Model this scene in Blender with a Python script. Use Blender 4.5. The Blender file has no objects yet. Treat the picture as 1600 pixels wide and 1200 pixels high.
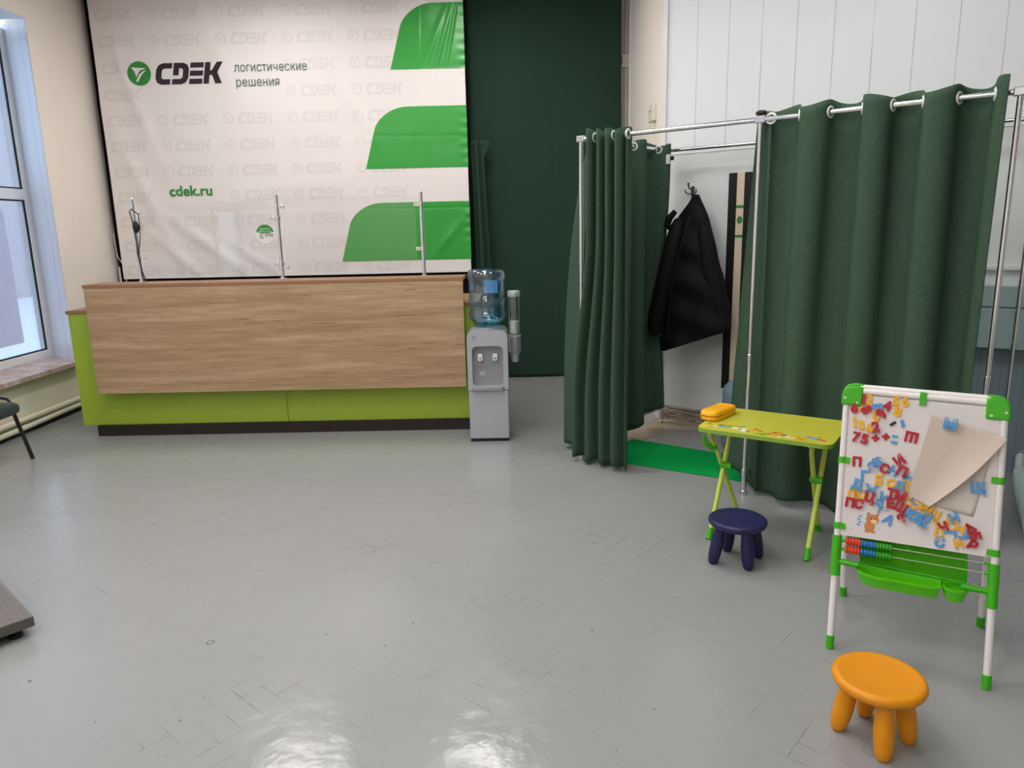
import bpy, bmesh, math, random
from mathutils import Vector, Matrix, noise
from mathutils.geometry import tessellate_polygon

SC = bpy.context.scene
COL = SC.collection
PI = math.pi
rnd = random.Random(11)

# ------------------------------------------------------------------ camera, world, light, exposure
FPX, PITCH, ROLL, YAW, EYE = 1144.2, 0.21173, -0.022547, -0.011922, 1.5
cy, sy = math.cos(YAW), math.sin(YAW)
fwd = Vector((sy * math.cos(PITCH), cy * math.cos(PITCH), -math.sin(PITCH)))
r0 = Vector((cy, -sy, 0)); u0 = r0.cross(fwd)
rgt = r0 * math.cos(ROLL) + u0 * math.sin(ROLL)
upv = -r0 * math.sin(ROLL) + u0 * math.cos(ROLL)
cam = bpy.data.cameras.new('camera'); cam_o = bpy.data.objects.new('camera', cam); COL.objects.link(cam_o)
cam.sensor_width = 36; cam.lens = FPX / 1600 * 36; cam.clip_start = 0.05; cam.clip_end = 100
mw = Matrix((rgt, upv, -fwd)).transposed().to_4x4(); mw.translation = Vector((0, 0, EYE))
cam_o.matrix_world = mw
SC.camera = cam_o

SC.view_settings.view_transform = 'Standard'
SC.view_settings.look = 'None'
SC.view_settings.gamma = 1.0
SC.view_settings.use_curve_mapping = False
SC.view_settings.exposure = 0.07

world = bpy.data.worlds.new('overcast_sky'); SC.world = world; world.use_nodes = True
bg = world.node_tree.nodes['Background']
bg.inputs[0].default_value = (0.66, 0.81, 1.0, 1); bg.inputs[1].default_value = 2.3

LAMP_STRENGTH = 20.5
LAMP_COLOUR = (1.0, 0.972, 0.945)
TH = 0.66976                                     # the fitting rooms and their wall stand turned by this angle


# ------------------------------------------------------------------ helpers
def lin(r, g, b):
    def f(v):
        v /= 255.0
        return v / 12.92 if v <= 0.04045 else ((v + 0.055) / 1.055) ** 2.4
    return (f(r), f(g), f(b), 1.0)


def mat(name, col, rough=0.5, metal=0.0, spec=0.5, bump=None, var=None, sheen=0.0, coat=0.0, trans=0.0, ior=1.45):
    """principled material; var = (scale, amount) soft value noise, bump = (scale, strength, distance)"""
    m = bpy.data.materials.new(name); m.use_nodes = True
    nt = m.node_tree; N = nt.nodes; L = nt.links; p = N['Principled BSDF']
    p.inputs['Base Color'].default_value = col
    p.inputs['Roughness'].default_value = rough; p.inputs['Metallic'].default_value = metal
    p.inputs['Specular IOR Level'].default_value = spec; p.inputs['IOR'].default_value = ior
    p.inputs['Sheen Weight'].default_value = sheen; p.inputs['Coat Weight'].default_value = coat
    p.inputs['Transmission Weight'].default_value = trans
    tc = N.new('ShaderNodeTexCoord')
    if var:
        n = N.new('ShaderNodeTexNoise'); n.inputs['Scale'].default_value = var[0]; n.inputs['Detail'].default_value = 5
        L.new(tc.outputs['Object'], n.inputs['Vector'])
        mx = N.new('ShaderNodeMix'); mx.data_type = 'RGBA'
        k = 1 - var[1]
        mx.inputs[6].default_value = (col[0] * k, col[1] * k, col[2] * k, 1); k = 1 + var[1]
        mx.inputs[7].default_value = (min(1, col[0] * k), min(1, col[1] * k), min(1, col[2] * k), 1)
        L.new(n.outputs['Fac'], mx.inputs[0]); L.new(mx.outputs[2], p.inputs['Base Color'])
    if bump:
        n = N.new('ShaderNodeTexNoise'); n.inputs['Scale'].default_value = bump[0]; n.inputs['Detail'].default_value = 6
        L.new(tc.outputs['Object'], n.inputs['Vector'])
        b = N.new('ShaderNodeBump'); b.inputs['Strength'].default_value = bump[1]; b.inputs['Distance'].default_value = bump[2]
        L.new(n.outputs['Fac'], b.inputs['Height']); L.new(b.outputs['Normal'], p.inputs['Normal'])
    return m


class G:
    """small node-graph writer"""
    def __init__(s, m): s.nt = m.node_tree; s.p = s.nt.nodes['Principled BSDF']
    def n(s, t, **kw):
        o = s.nt.nodes.new(t)
        for k, v in kw.items(): setattr(o, k, v)
        return o
    def set(s, sock, v):
        if hasattr(v, 'is_linked'): s.nt.links.new(v, sock)
        else: sock.default_value = v
    def m(s, op, a, b=0.0, c=0.0):
        o = s.n('ShaderNodeMath', operation=op); s.set(o.inputs[0], a); s.set(o.inputs[1], b); s.set(o.inputs[2], c)
        return o.outputs[0]
    def mix(s, f, a, b):
        o = s.n('ShaderNodeMix', data_type='RGBA'); s.set(o.inputs[0], f); s.set(o.inputs[6], a); s.set(o.inputs[7], b)
        return o.outputs[2]
    def noise(s, vec, scale, detail=4, rough=0.5):
        o = s.n('ShaderNodeTexNoise'); s.set(o.inputs['Vector'], vec); o.inputs['Scale'].default_value = scale
        o.inputs['Detail'].default_value = detail; o.inputs['Roughness'].default_value = rough
        return o.outputs['Fac']
    def mapr(s, v, a, b, c=0.0, d=1.0):
        o = s.n('ShaderNodeMapRange'); s.set(o.inputs[0], v)
        for i, x in enumerate((a, b, c, d)): o.inputs[i + 1].default_value = x
        return o.outputs[0]
    def obj(s): return s.n('ShaderNodeTexCoord').outputs['Object']
    def mapping(s, vec, rot=(0, 0, 0), sc=(1, 1, 1), loc=(0, 0, 0)):
        o = s.n('ShaderNodeMapping'); s.set(o.inputs[0], vec)
        o.inputs[1].default_value = loc; o.inputs[2].default_value = rot; o.inputs[3].default_value = sc
        return o.outputs[0]
    def bump(s, h, st, dist):
        o = s.n('ShaderNodeBump'); o.inputs['Strength'].default_value = st; o.inputs['Distance'].default_value = dist
        s.set(o.inputs['Height'], h); s.set(s.p.inputs['Normal'], o.outputs[0])


class MB:
    """collects shapes into one mesh"""
    def __init__(s): s.v = []; s.f = []; s.mi = []; s.cur = 0
    def add(s, vs, fs):
        o = len(s.v); s.v += [tuple(v) for v in vs]
        for f in fs: s.f.append(tuple(i + o for i in f)); s.mi.append(s.cur)
        return s
    def box(s, x0, x1, y0, y1, z0, z1):
        vs = [(x, y, z) for z in (z0, z1) for y in (y0, y1) for x in (x0, x1)]
        return s.add(vs, [(0, 2, 3, 1), (4, 5, 7, 6), (0, 1, 5, 4), (2, 6, 7, 3), (0, 4, 6, 2), (1, 3, 7, 5)])
    def obox(s, c, ex, ey, ez):
        c, ex, ey, ez = map(Vector, (c, ex, ey, ez))
        vs = [c + ex * i + ey * j + ez * k for k in (-1, 1) for j in (-1, 1) for i in (-1, 1)]
        return s.add(vs, [(0, 2, 3, 1), (4, 5, 7, 6), (0, 1, 5, 4), (2, 6, 7, 3), (0, 4, 6, 2), (1, 3, 7, 5)])
    def tube(s, pts, r, n=14, cap=True, closed=False):
        P = [Vector(p) for p in pts]; m = len(P)
        R = r if isinstance(r, (list, tuple)) else [r] * m
        vs = []; nrm = None
        for i in range(m):
            a = P[i - 1] if (i > 0 or closed) else P[i]; b = P[(i + 1) % m] if (i < m - 1 or closed) else P[i]
            t = (b - a).normalized()
            if nrm is None:
                nrm = t.orthogonal().normalized()
            nrm = (nrm - t * nrm.dot(t)).normalized(); bi = t.cross(nrm)
            for k in range(n):
                an = 2 * PI * k / n
                vs.append(P[i] + (nrm * math.cos(an) + bi * math.sin(an)) * R[i])
        fs = []
        for i in range(m if closed else m - 1):
            j = (i + 1) % m
            for k in range(n):
                fs.append((i * n + k, i * n + (k + 1) % n, j * n + (k + 1) % n, j * n + k))
        if cap and not closed:
            fs.append(tuple(range(n - 1, -1, -1))); fs.append(tuple((m - 1) * n + k for k in range(n)))
        return s.add(vs, fs)
    def lathe(s, prof, c=(0, 0, 0), n=32, M=None):
        """profile of (radius, z) turned about z"""
        vs = []; fs = []; c = Vector(c)
        for (r, z) in prof:
            for k in range(n):
                a = 2 * PI * k / n; v = Vector((r * math.cos(a), r * math.sin(a), z))
                vs.append((M @ v if M else v) + c)
        for i in range(len(prof) - 1):
            for k in range(n):
                fs.append((i * n + k, i * n + (k + 1) % n, (i + 1) * n + (k + 1) % n, (i + 1) * n + k))
        if prof[0][0] > 1e-6: fs.append(tuple(range(n - 1, -1, -1)))
        if prof[-1][0] > 1e-6: fs.append(tuple((len(prof) - 1) * n + k for k in range(n)))
        return s.add(vs, fs)
    def prism(s, poly, fn, d0, d1):
        """polygon (a,b) lifted by fn(a,b,d) between depths d0 and d1"""
        n = len(poly)
        vs = [fn(a, b, d0) for a, b in poly] + [fn(a, b, d1) for a, b in poly]
        fs = [tuple(range(n - 1, -1, -1)), tuple(range(n, 2 * n))]
        for i in range(n): fs.append((i, (i + 1) % n, n + (i + 1) % n, n + i))
        return s.add(vs, fs)
    def grid(s, nu, nv, fn, cu=False):
        vs = [fn(i / (nu if cu else nu - 1), j / (nv - 1)) for j in range(nv) for i in range(nu)]
        fs = []
        for j in range(nv - 1):
            for i in range(nu if cu else nu - 1):
                k = (i + 1) % nu
                fs.append((j * nu + i, j * nu + k, (j + 1) * nu + k, (j + 1) * nu + i))
        return s.add(vs, fs)
    def torus(s, c, axis, R, r, n=24, k=10):
        ax_ = Vector(axis).normalized(); e1 = ax_.orthogonal().normalized(); e2 = ax_.cross(e1); c = Vector(c)
        pts = [c + (e1 * math.cos(2 * PI * i / n) + e2 * math.sin(2 * PI * i / n)) * R for i in range(n)]
        return s.tube(pts, r, k, closed=True)
    def ball(s, c, rx, ry=None, rz=None, n=16):
        ry = ry or rx; rz = rz or rx; c = Vector(c)
        prof = [(math.sin(PI * i / (n // 2)), -math.cos(PI * i / (n // 2))) for i in range(n // 2 + 1)]
        return s.lathe([(max(a, 1e-4), b) for a, b in prof], c, n, Matrix.Diagonal((rx, ry, rz)))
    def build(s, name, m, parent=None, smooth=True, bevel=0.0, seg=2, solid=0.0, sub=0, ang=40, weld=False, offset=-1.0):
        me = bpy.data.meshes.new(name); me.from_pydata(s.v, [], s.f)
        ms = m if isinstance(m, (list, tuple)) else [m]
        for x in ms: me.materials.append(x)
        for p, i in zip(me.polygons, s.mi): p.material_index = i
        bm = bmesh.new(); bm.from_mesh(me)
        if weld: bmesh.ops.remove_doubles(bm, verts=bm.verts, dist=1e-5)
        bmesh.ops.recalc_face_normals(bm, faces=bm.faces); bm.to_mesh(me); bm.free()
        if smooth:
            me.polygons.foreach_set('use_smooth', [True] * len(me.polygons))
            me.set_sharp_from_angle(angle=math.radians(ang))
        o = bpy.data.objects.new(name, me); COL.objects.link(o)
        if parent: o.parent = parent
        if solid:
            q = o.modifiers.new('thickness', 'SOLIDIFY'); q.thickness = solid; q.offset = offset
        if bevel:
            q = o.modifiers.new('bevel', 'BEVEL'); q.width = bevel; q.segments = seg; q.limit_method = 'ANGLE'; q.angle_limit = math.radians(35)
        if sub:
            q = o.modifiers.new('subdivision', 'SUBSURF'); q.levels = sub; q.render_levels = sub
        return o


def tag(o, label=None, cat=None, group=None, kind=None):
    if label: o['label'] = label
    if cat: o['category'] = cat
    if group: o['group'] = group
    if kind: o['kind'] = kind
    return o


def thing(name, label, cat, loc=(0, 0, 0), rz=0.0, group=None):
    o = bpy.data.objects.new(name, None); COL.objects.link(o); o.empty_display_size = 0.1
    o.location = loc; o.rotation_euler = (0, 0, rz)
    return tag(o, label, cat, group)


def copy_tree(o, parent=None):
    c = o.copy(); COL.objects.link(c)
    if parent: c.parent = parent
    for ch in o.children: copy_tree(ch, c)
    return c


def B(a, b, z=0.0):
    """a along the turned wall, b towards it"""
    return Vector((a * math.cos(TH) + b * math.sin(TH), -a * math.sin(TH) + b * math.cos(TH), z))


def rrect(x0, x1, y0, y1, r, n=6):
    out = []
    for cx, cy_, a0 in ((x1 - r, y1 - r, 0), (x0 + r, y1 - r, 90), (x0 + r, y0 + r, 180), (x1 - r, y0 + r, 270)):
        for i in range(n + 1):
            a = math.radians(a0 + 90 * i / n); out.append((cx + r * math.cos(a), cy_ + r * math.sin(a)))
    return out


_font = {}
def glyph(text, size, bold=0.0, extrude=0.0, align='LEFT'):
    """text as (verts, faces): flat or extruded letters lying in the xy plane"""
    key = (text, bold, extrude / size if size else 0, align)
    if key not in _font:
        cu = bpy.data.curves.new('letters', 'FONT'); cu.body = text; cu.size = 1.0; cu.offset = bold
        cu.extrude = extrude / size; cu.align_x = align; cu.resolution_u = 4
        o = bpy.data.objects.new('letters', cu); COL.objects.link(o)
        dg = bpy.context.evaluated_depsgraph_get(); me = bpy.data.meshes.new_from_object(o.evaluated_get(dg))
        bm = bmesh.new(); bm.from_mesh(me); bmesh.ops.triangulate(bm, faces=bm.faces[:]); bm.to_mesh(me); bm.free()
        _font[key] = ([v.co.copy() for v in me.vertices], [tuple(p.vertices) for p in me.polygons])
        bpy.data.objects.remove(o); bpy.data.curves.remove(cu); bpy.data.meshes.remove(me)
    v, f = _font[key]
    return [x * size for x in v], f


def smooth01(t):
    t = max(0.0, min(1.0, t)); return t * t * (3 - 2 * t)


def words(text, bold=0.0):
    """flat lettering of unit size; the built-in font's small н is drawn here from three bars"""
    v, f = glyph(text.replace('н', 'и'), 1.0, bold); v = [q.copy() for q in v]; f = list(f)
    for i, ch in enumerate(text):
        if ch != 'н': continue
        p = text[:i].replace('н', 'и')
        xm = max(q.x for q in glyph(p, 1.0, bold)[0])
        x = min(q.x for q in glyph(p + 'и', 1.0, bold)[0] if q.x > xm + 0.02) - 0.08
        f = [t_ for t_ in f if not all(x + 0.05 < v[k].x < x + 0.54 for k in t_)]
        for x0, x1, y0, y1 in ((.08, .16, 0, .54), (.42, .51, 0, .54), (.16, .42, .24, .32)):
            o = len(v); v += [Vector((x + a, b, 0)) for a, b in ((x0, y0), (x1, y0), (x1, y1), (x0, y1))]; f.append((o, o + 1, o + 2, o + 3))
    return v, f


# ------------------------------------------------------------------ materials
MT = {}
MT['chrome'] = mat('chrome', (0.80, 0.80, 0.82, 1), 0.16, 1.0)
MT['hook'] = mat('dark_metal', (0.16, 0.16, 0.17, 1), 0.3, 1.0)
MT['steel'] = mat('brushed_steel', (0.62, 0.62, 0.63, 1), 0.3, 1.0)
MT['black'] = mat('black_plastic', lin(20, 20, 22), 0.45)
MT['black_cloth'] = mat('black_cloth', lin(16, 15, 17), 0.9, spec=0.15, bump=(300, 0.2, 0.001))
MT['white_plastic'] = mat('white_plastic', lin(226, 224, 220), 0.35)
MT['beige'] = mat('beige_wall_paint', lin(247, 237, 226), 0.75, bump=(35, 0.15, 0.003), var=(3, 0.03))
MT['white_wall'] = mat('white_ceiling_paint', lin(235, 235, 233), 0.8)
MT['plaster'] = mat('white_rough_plaster', lin(226, 230, 230), 0.7, bump=(22, 0.35, 0.006), var=(6, 0.03))
MT['grey_green'] = mat('grey_green_paint', lin(228, 222, 202), 0.45, var=(4, 0.04), bump=(60, 0.1, 0.002))
MT['cream_pipe'] = mat('cream_pipe_paint', lin(226, 222, 204), 0.35)
MT['upvc'] = mat('white_window_frame', lin(232, 232, 236), 0.3)
MT['seal'] = mat('black_rubber_seal', lin(18, 20, 28), 0.6)
MT['lime_panel'] = mat('lime_green_laminate', lin(158, 184, 58), 0.38, var=(8, 0.04))
MT['plinth'] = mat('dark_brown_plinth', lin(40, 32, 30), 0.5)
MT['edge_brown'] = mat('brown_edge_band', lin(150, 110, 80), 0.5)
MT['banner_green'] = mat('banner_green_print', lin(52, 160, 62), 0.28, spec=0.5)
MT['banner_white'] = mat('banner_white_vinyl', lin(238, 231, 228), 0.48)
MT['watermark'] = mat('banner_grey_print', lin(229, 222, 219), 0.45)
MT['logo_dark'] = mat('banner_dark_print', lin(48, 34, 44), 0.4)
MT['logo_green'] = mat('banner_logo_green', lin(48, 138, 56), 0.4)
MT['text_green'] = mat('banner_text_green', lin(74, 108, 84), 0.4)
MT['backdrop'] = mat('dark_green_cloth', lin(43, 66, 54), 0.9, spec=0.15, bump=(260, 0.3, 0.0015), var=(2.5, 0.10))
MT['silver'] = mat('silver_plastic', lin(178, 182, 190), 0.32, 0.25)
MT['silver_dark'] = mat('grey_plastic', lin(150, 152, 158), 0.35, 0.2)
MT['cup_white'] = mat('paper_cup', lin(232, 230, 226), 0.6)
MT['red_print'] = mat('red_print', lin(205, 70, 80), 0.5)
MT['blue_print'] = mat('blue_print', lin(120, 165, 205), 0.5)
MT['navy_print'] = mat('navy_print', lin(40, 50, 120), 0.5)
MT['mat_green'] = mat('green_carpet', lin(10, 160, 76), 0.95, spec=0.1, bump=(420, 0.6, 0.004), var=(60, 0.12))
MT['table_green'] = mat('lime_yellow_table', lin(194, 194, 64), 0.4)
MT['table_edge'] = mat('green_table_edge', lin(138, 176, 58), 0.45)
MT['table_leg'] = mat('lime_tube_paint', lin(202, 216, 88), 0.35)
MT['green_plastic'] = mat('green_plastic', lin(64, 176, 18), 0.35)
MT['tray_green'] = mat('bright_green_tray', lin(92, 200, 22), 0.35)
MT['navy'] = mat('navy_plastic', lin(30, 32, 78), 0.4, bump=(200, 0.05, 0.001))
MT['orange_yellow'] = mat('orange_yellow_plastic', lin(224, 144, 2), 0.42, bump=(200, 0.05, 0.001))
MT['case_yellow'] = mat('yellow_case_plastic', lin(250, 178, 14), 0.35)
MT['easel_white'] = mat('white_tube', lin(236, 230, 228), 0.35)
MT['board'] = mat('white_board', lin(226, 218, 216), 0.3)
MT['paper'] = mat('cream_paper', lin(206, 190, 177), 0.8)
MT['paper2'] = mat('grey_cream_paper', lin(214, 204, 194), 0.8)
MT['mr'] = mat('red_magnet', lin(182, 26, 40), 0.35)
MT['my'] = mat('yellow_magnet', lin(240, 178, 30), 0.35)
MT['mb'] = mat('blue_magnet', lin(84, 156, 216), 0.35)
MT['mk'] = mat('black_magnet', lin(30, 30, 32), 0.4)
MT['bead_red'] = mat('orange_red_bead', lin(238, 72, 34), 0.3)
MT['bead_blue'] = mat('blue_bead', lin(40, 120, 200), 0.3)
MT['bead_green'] = mat('green_bead', lin(50, 165, 40), 0.3)
MT['chair_cloth'] = mat('dark_green_upholstery', lin(12, 36, 34), 0.9, sheen=0.2, bump=(300, 0.3, 0.001))
MT['tread'] = mat('grey_tread_plate', lin(124, 118, 114), 0.45, 0.3)
MT['tread_side'] = mat('dark_grey_steel', lin(92, 88, 84), 0.5, 0.2)
MT['pouf'] = mat('blue_grey_upholstery', lin(128, 150, 166), 0.9, bump=(200, 0.2, 0.001))
MT['teal'] = mat('teal_grey_paint', lin(160, 182, 184), 0.4, var=(6, 0.05))
MT['slate'] = mat('blue_grey_paint', lin(128, 146, 156), 0.45, var=(5, 0.06))
MT['pipe_teal'] = mat('pale_teal_pipe_paint', lin(190, 208, 206), 0.4, var=(25, 0.12), bump=(60, 0.3, 0.004))
MT['coat'] = mat('black_padded_cloth', lin(11, 11, 12), 0.75, spec=0.3, bump=(45, 0.5, 0.008))
MT['snow'] = mat('snow', lin(235, 240, 248), 0.9)
MT['facade'] = mat('pale_pink_render', lin(196, 184, 186), 0.9, var=(1.5, 0.12))
def make_film():
    m = mat('grey_lilac_film', lin(196, 190, 198), 0.7); nt = m.node_tree
    tr = nt.nodes.new('ShaderNodeBsdfTranslucent'); tr.inputs[0].default_value = lin(232, 222, 226)
    mx = nt.nodes.new('ShaderNodeMixShader'); mx.inputs[0].default_value = 0.8
    nt.links.new(nt.nodes['Principled BSDF'].outputs[0], mx.inputs[1]); nt.links.new(tr.outputs[0], mx.inputs[2])
    nt.links.new(mx.outputs[0], nt.nodes['Material Output'].inputs[0]); return m


MT['sheet'] = make_film()
MT['bottle'] = mat('blue_clear_plastic', (0.62, 0.83, 0.93, 1), 0.06, trans=1.0, ior=1.12)
MT['clear'] = mat('clear_plastic', (0.93, 0.95, 0.95, 1), 0.08, trans=1.0, ior=1.08)
MT['water'] = mat('water', (0.55, 0.84, 0.88, 1), 0.0, trans=1.0, ior=1.2)


def thin_glass(name, tint, gloss):
    m = bpy.data.materials.new(name); m.use_nodes = True; nt = m.node_tree; N = nt.nodes; L = nt.links
    N.remove(N['Principled BSDF']); out = N['Material Output']
    t = N.new('ShaderNodeBsdfTransparent'); t.inputs[0].default_value = tint
    g = N.new('ShaderNodeBsdfGlossy'); g.inputs['Roughness'].default_value = 0.02
    f = N.new('ShaderNodeLayerWeight'); f.inputs[0].default_value = 0.25
    k = N.new('ShaderNodeMath'); k.operation = 'MULTIPLY_ADD'; k.inputs[1].default_value = gloss; k.inputs[2].default_value = gloss * 0.35
    L.new(f.outputs['Fresnel'], k.inputs[0])
    mx = N.new('ShaderNodeMixShader'); L.new(k.outputs[0], mx.inputs[0]); L.new(t.outputs[0], mx.inputs[1]); L.new(g.outputs[0], mx.inputs[2])
    L.new(mx.outputs[0], out.inputs[0]); return m


MT['glass'] = thin_glass('window_glass', (0.93, 0.96, 0.98, 1), 0.35)
MT['screen_glass'] = thin_glass('acrylic_screen', (0.985, 0.985, 0.985, 1), 0.16)
MT['smoke_green'] = mat('translucent_green_plastic', lin(96, 190, 40), 0.3, trans=0.35, ior=1.1)

# lamp diffuser
m = bpy.data.materials.new('lamp_diffuser'); m.use_nodes = True
m.node_tree.nodes['Principled BSDF'].inputs['Base Color'].default_value = (0.9, 0.9, 0.9, 1)
m.node_tree.nodes['Principled BSDF'].inputs['Emission Color'].default_value = (*LAMP_COLOUR, 1)
m.node_tree.nodes['Principled BSDF'].inputs['Emission Strength'].default_value = LAMP_STRENGTH
MT['lamp'] = m


def make_floor():
    """grey gloss paint over herringbone parquet"""
    m = mat('grey_painted_parquet', lin(172, 173, 171), 0.24)
    g = G(m); o = g.obj()
    q = g.mapping(o, rot=(0, 0, math.radians(40.5)), sc=(1 / 0.078,) * 3)
    sp = g.n('ShaderNodeSeparateXYZ'); g.set(sp.inputs[0], q)
    x, y = sp.outputs[0], sp.outputs[1]
    i = g.m('FLOOR', x); j = g.m('FLOOR', y); fx = g.m('SUBTRACT', x, i); fy = g.m('SUBTRACT', y, j)
    k = g.m('FLOORED_MODULO', g.m('ADD', g.m('SUBTRACT', i, j), 0.01), 8.0)
    k = g.m('FLOOR', k)
    hz = g.m('LESS_THAN', k, 3.5)
    def near(v, w=0.026): return g.m('LESS_THAN', v, w)
    fx1 = g.m('SUBTRACT', 1.0, fx); fy1 = g.m('SUBTRACT', 1.0, fy)
    def eq(v): return g.m('COMPARE', k, v, 0.4)
    hl = g.m('MAXIMUM', g.m('MAXIMUM', near(fy), near(fy1)), g.m('MAXIMUM', g.m('MULTIPLY', near(fx), eq(0.0)), g.m('MULTIPLY', near(fx1), eq(3.0))))
    vl = g.m('MAXIMUM', g.m('MAXIMUM', near(fx), near(fx1)), g.m('MAXIMUM', g.m('MULTIPLY', near(fy1), eq(4.0)), g.m('MULTIPLY', near(fy), eq(7.0))))
    line = g.m('ADD', g.m('MULTIPLY', hz, hl), g.m('MULTIPLY', g.m('SUBTRACT', 1.0, hz), vl))
    wear = g.mapr(g.noise(o, 1.7, 5, 0.65), 0.48, 0.66)
    wear2 = g.mapr(g.noise(o, 9.0, 3, 0.6), 0.42, 0.6)
    lm = g.m('MULTIPLY', line, g.m('MULTIPLY', wear, wear2))
    soft = g.noise(o, 1.1, 5, 0.6)
    base = g.mix(soft, lin(145, 146, 147), lin(156, 156, 155))
    dark = g.mix(g.m('MULTIPLY', lm, 0.6), base, lin(78, 78, 80))
    sp1 = g.mapr(g.noise(o, 26, 3, 0.5), 0.735, 0.755)
    col = g.mix(g.m('MULTIPLY', sp1, 0.6), dark, lin(70, 68, 66))
    # one round knot-like mark
    sq = g.n('ShaderNodeSeparateXYZ'); g.set(sq.inputs[0], o)
    dx = g.m('SUBTRACT', sq.outputs[0], -1.182); dy = g.m('SUBTRACT', sq.outputs[1], 2.473)
    dd = g.m('SQRT', g.m('ADD', g.m('MULTIPLY', dx, dx), g.m('MULTIPLY', dy, dy)))
    rg = g.m('LESS_THAN', g.m('ABSOLUTE', g.m('SUBTRACT', dd, 0.013)), 0.003)
    col = g.mix(g.m('MULTIPLY', rg, 0.6), col, lin(84, 78, 72))
    g.set(g.p.inputs['Base Color'], col)
    rr = g.mapr(g.noise(o, 3.0, 4), 0.3, 0.7, 0.13, 0.24)
    g.set(g.p.inputs['Roughness'], rr)
    # each block is set at a slightly different height and tilt
    hb = g.m('ADD', g.m('MULTIPLY', line, -0.25), g.m('MULTIPLY', g.noise(o, 7.0, 3), 1.6))
    hb = g.m('ADD', hb, g.m('MULTIPLY', g.noise(o, 90.0, 3), 0.12))
    g.bump(hb, 0.42, 0.006)
    g.p.inputs['Specular IOR Level'].default_value = 0.5
    return m


def make_wood():
    m = mat('rustic_oak_laminate', lin(176, 142, 106), 0.42)
    g = G(m); o = g.obj()
    q = g.mapping(o, sc=(0.55, 1, 7.5))
    n1 = g.noise(q, 2.2, 8, 0.65); q2 = g.mapping(o, sc=(1.1, 1, 26)); n2 = g.noise(q2, 3.0, 6, 0.7)
    q3 = g.mapping(o, sc=(2.2, 1, 34), loc=(3, 0, 1)); n3 = g.noise(q3, 2.0, 4, 0.6)
    c = g.mix(g.mapr(n1, 0.34, 0.68), lin(164, 131, 98), lin(200, 172, 138))
    c = g.mix(g.m('MULTIPLY', g.mapr(n2, 0.35, 0.62, 0.55, 0.0), 1.0), c, lin(142, 112, 80))
    c = g.mix(g.mapr(n3, 0.63, 0.72, 0.0, 0.75), c, lin(84, 58, 40))
    g.set(g.p.inputs['Base Color'], c)
    return m


def make_curtain():
    m = mat('green_curtain_weave', lin(48, 84, 60), 0.9, spec=0.12)
    g = G(m); o = g.obj()
    a = g.noise(g.mapping(o, sc=(420, 420, 60)), 1.0, 2); b = g.noise(g.mapping(o, sc=(60, 60, 420)), 1.0, 2)
    w = g.m('ADD', a, b)
    c = g.mix(g.mapr(w, 0.6, 1.4), lin(52, 71, 57), lin(78, 103, 83))
    g.set(g.p.inputs['Base Color'], c); g.bump(w, 0.08, 0.0004)
    return m


def make_pvc(name, col, pitch, off, axis_rot):
    """planks with a thin dark joint every pitch metres along the wall"""
    m = mat(name, col, 0.35)
    g = G(m); o = g.obj()
    sp = g.n('ShaderNodeSeparateXYZ'); g.set(sp.inputs[0], g.mapping(o, rot=(0, 0, axis_rot)))
    f = g.m('FRACT', g.m('DIVIDE', g.m('SUBTRACT', sp.outputs[0], off), pitch))
    d = g.m('MINIMUM', f, g.m('SUBTRACT', 1.0, f))
    ln = g.m('LESS_THAN', d, 0.0022 / pitch)
    g.set(g.p.inputs['Base Color'], g.mix(g.m('MULTIPLY', ln, g.mapr(g.noise(o, 3.0, 3), 0.3, 0.6, 0.2, 0.6)), col, lin(110, 114, 118)))
    g.bump(g.m('MULTIPLY', ln, -1.0), 0.6, 0.003)
    return m


def make_marble():
    m = mat('beige_marble_laminate', lin(206, 182, 172), 0.2)
    g = G(m); o = g.obj()
    n = g.noise(g.mapping(o, rot=(0, 0, 0.6), sc=(3, 12, 3)), 2.0, 8, 0.7)
    g.set(g.p.inputs['Base Color'], g.mix(g.mapr(n, 0.35, 0.65), lin(222, 206, 204), lin(168, 128, 108)))
    return m


MT['floor'] = make_floor()
MT['wood'] = make_wood()
MT['curtain'] = make_curtain()
MT['marble'] = make_marble()
MT['pvc_wall'] = make_pvc('white_pvc_planks', lin(238, 241, 244), 0.2268, -2.3976, TH)
MT['slate_planks'] = make_pvc('blue_grey_planks', lin(128, 146, 156), 0.11, -0.42, TH)


def make_reveal():
    m = mat('pvc_reveal', lin(222, 228, 238), 0.3)
    g = G(m); o = g.obj()
    sp = g.n('ShaderNodeSeparateXYZ'); g.set(sp.inputs[0], o)
    f = g.m('FRACT', g.m('DIVIDE', g.m('ADD', sp.outputs[0], 4.0), 0.135))
    ln = g.m('LESS_THAN', f, 0.03)
    g.set(g.p.inputs['Base Color'], g.mix(g.m('MULTIPLY', ln, 0.6), lin(222, 228, 238), lin(130, 134, 142)))
    return m


MT['reveal'] = make_reveal()


def make_base_tile():
    m = mat('brown_stone_skirting', lin(150, 128, 112), 0.4)
    g = G(m); o = g.obj(); n = g.noise(g.mapping(o, sc=(4, 4, 22)), 3.0, 8, 0.7)
    g.set(g.p.inputs['Base Color'], g.mix(g.mapr(n, 0.36, 0.62), lin(96, 78, 68), lin(198, 182, 168)))
    return m


MT['base_tile'] = make_base_tile()

# ------------------------------------------------------------------ the setting
def struct(name, mb, m, **kw):
    kw.setdefault('smooth', False)
    return tag(mb.build(name, m, **kw), kind='structure')


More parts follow.
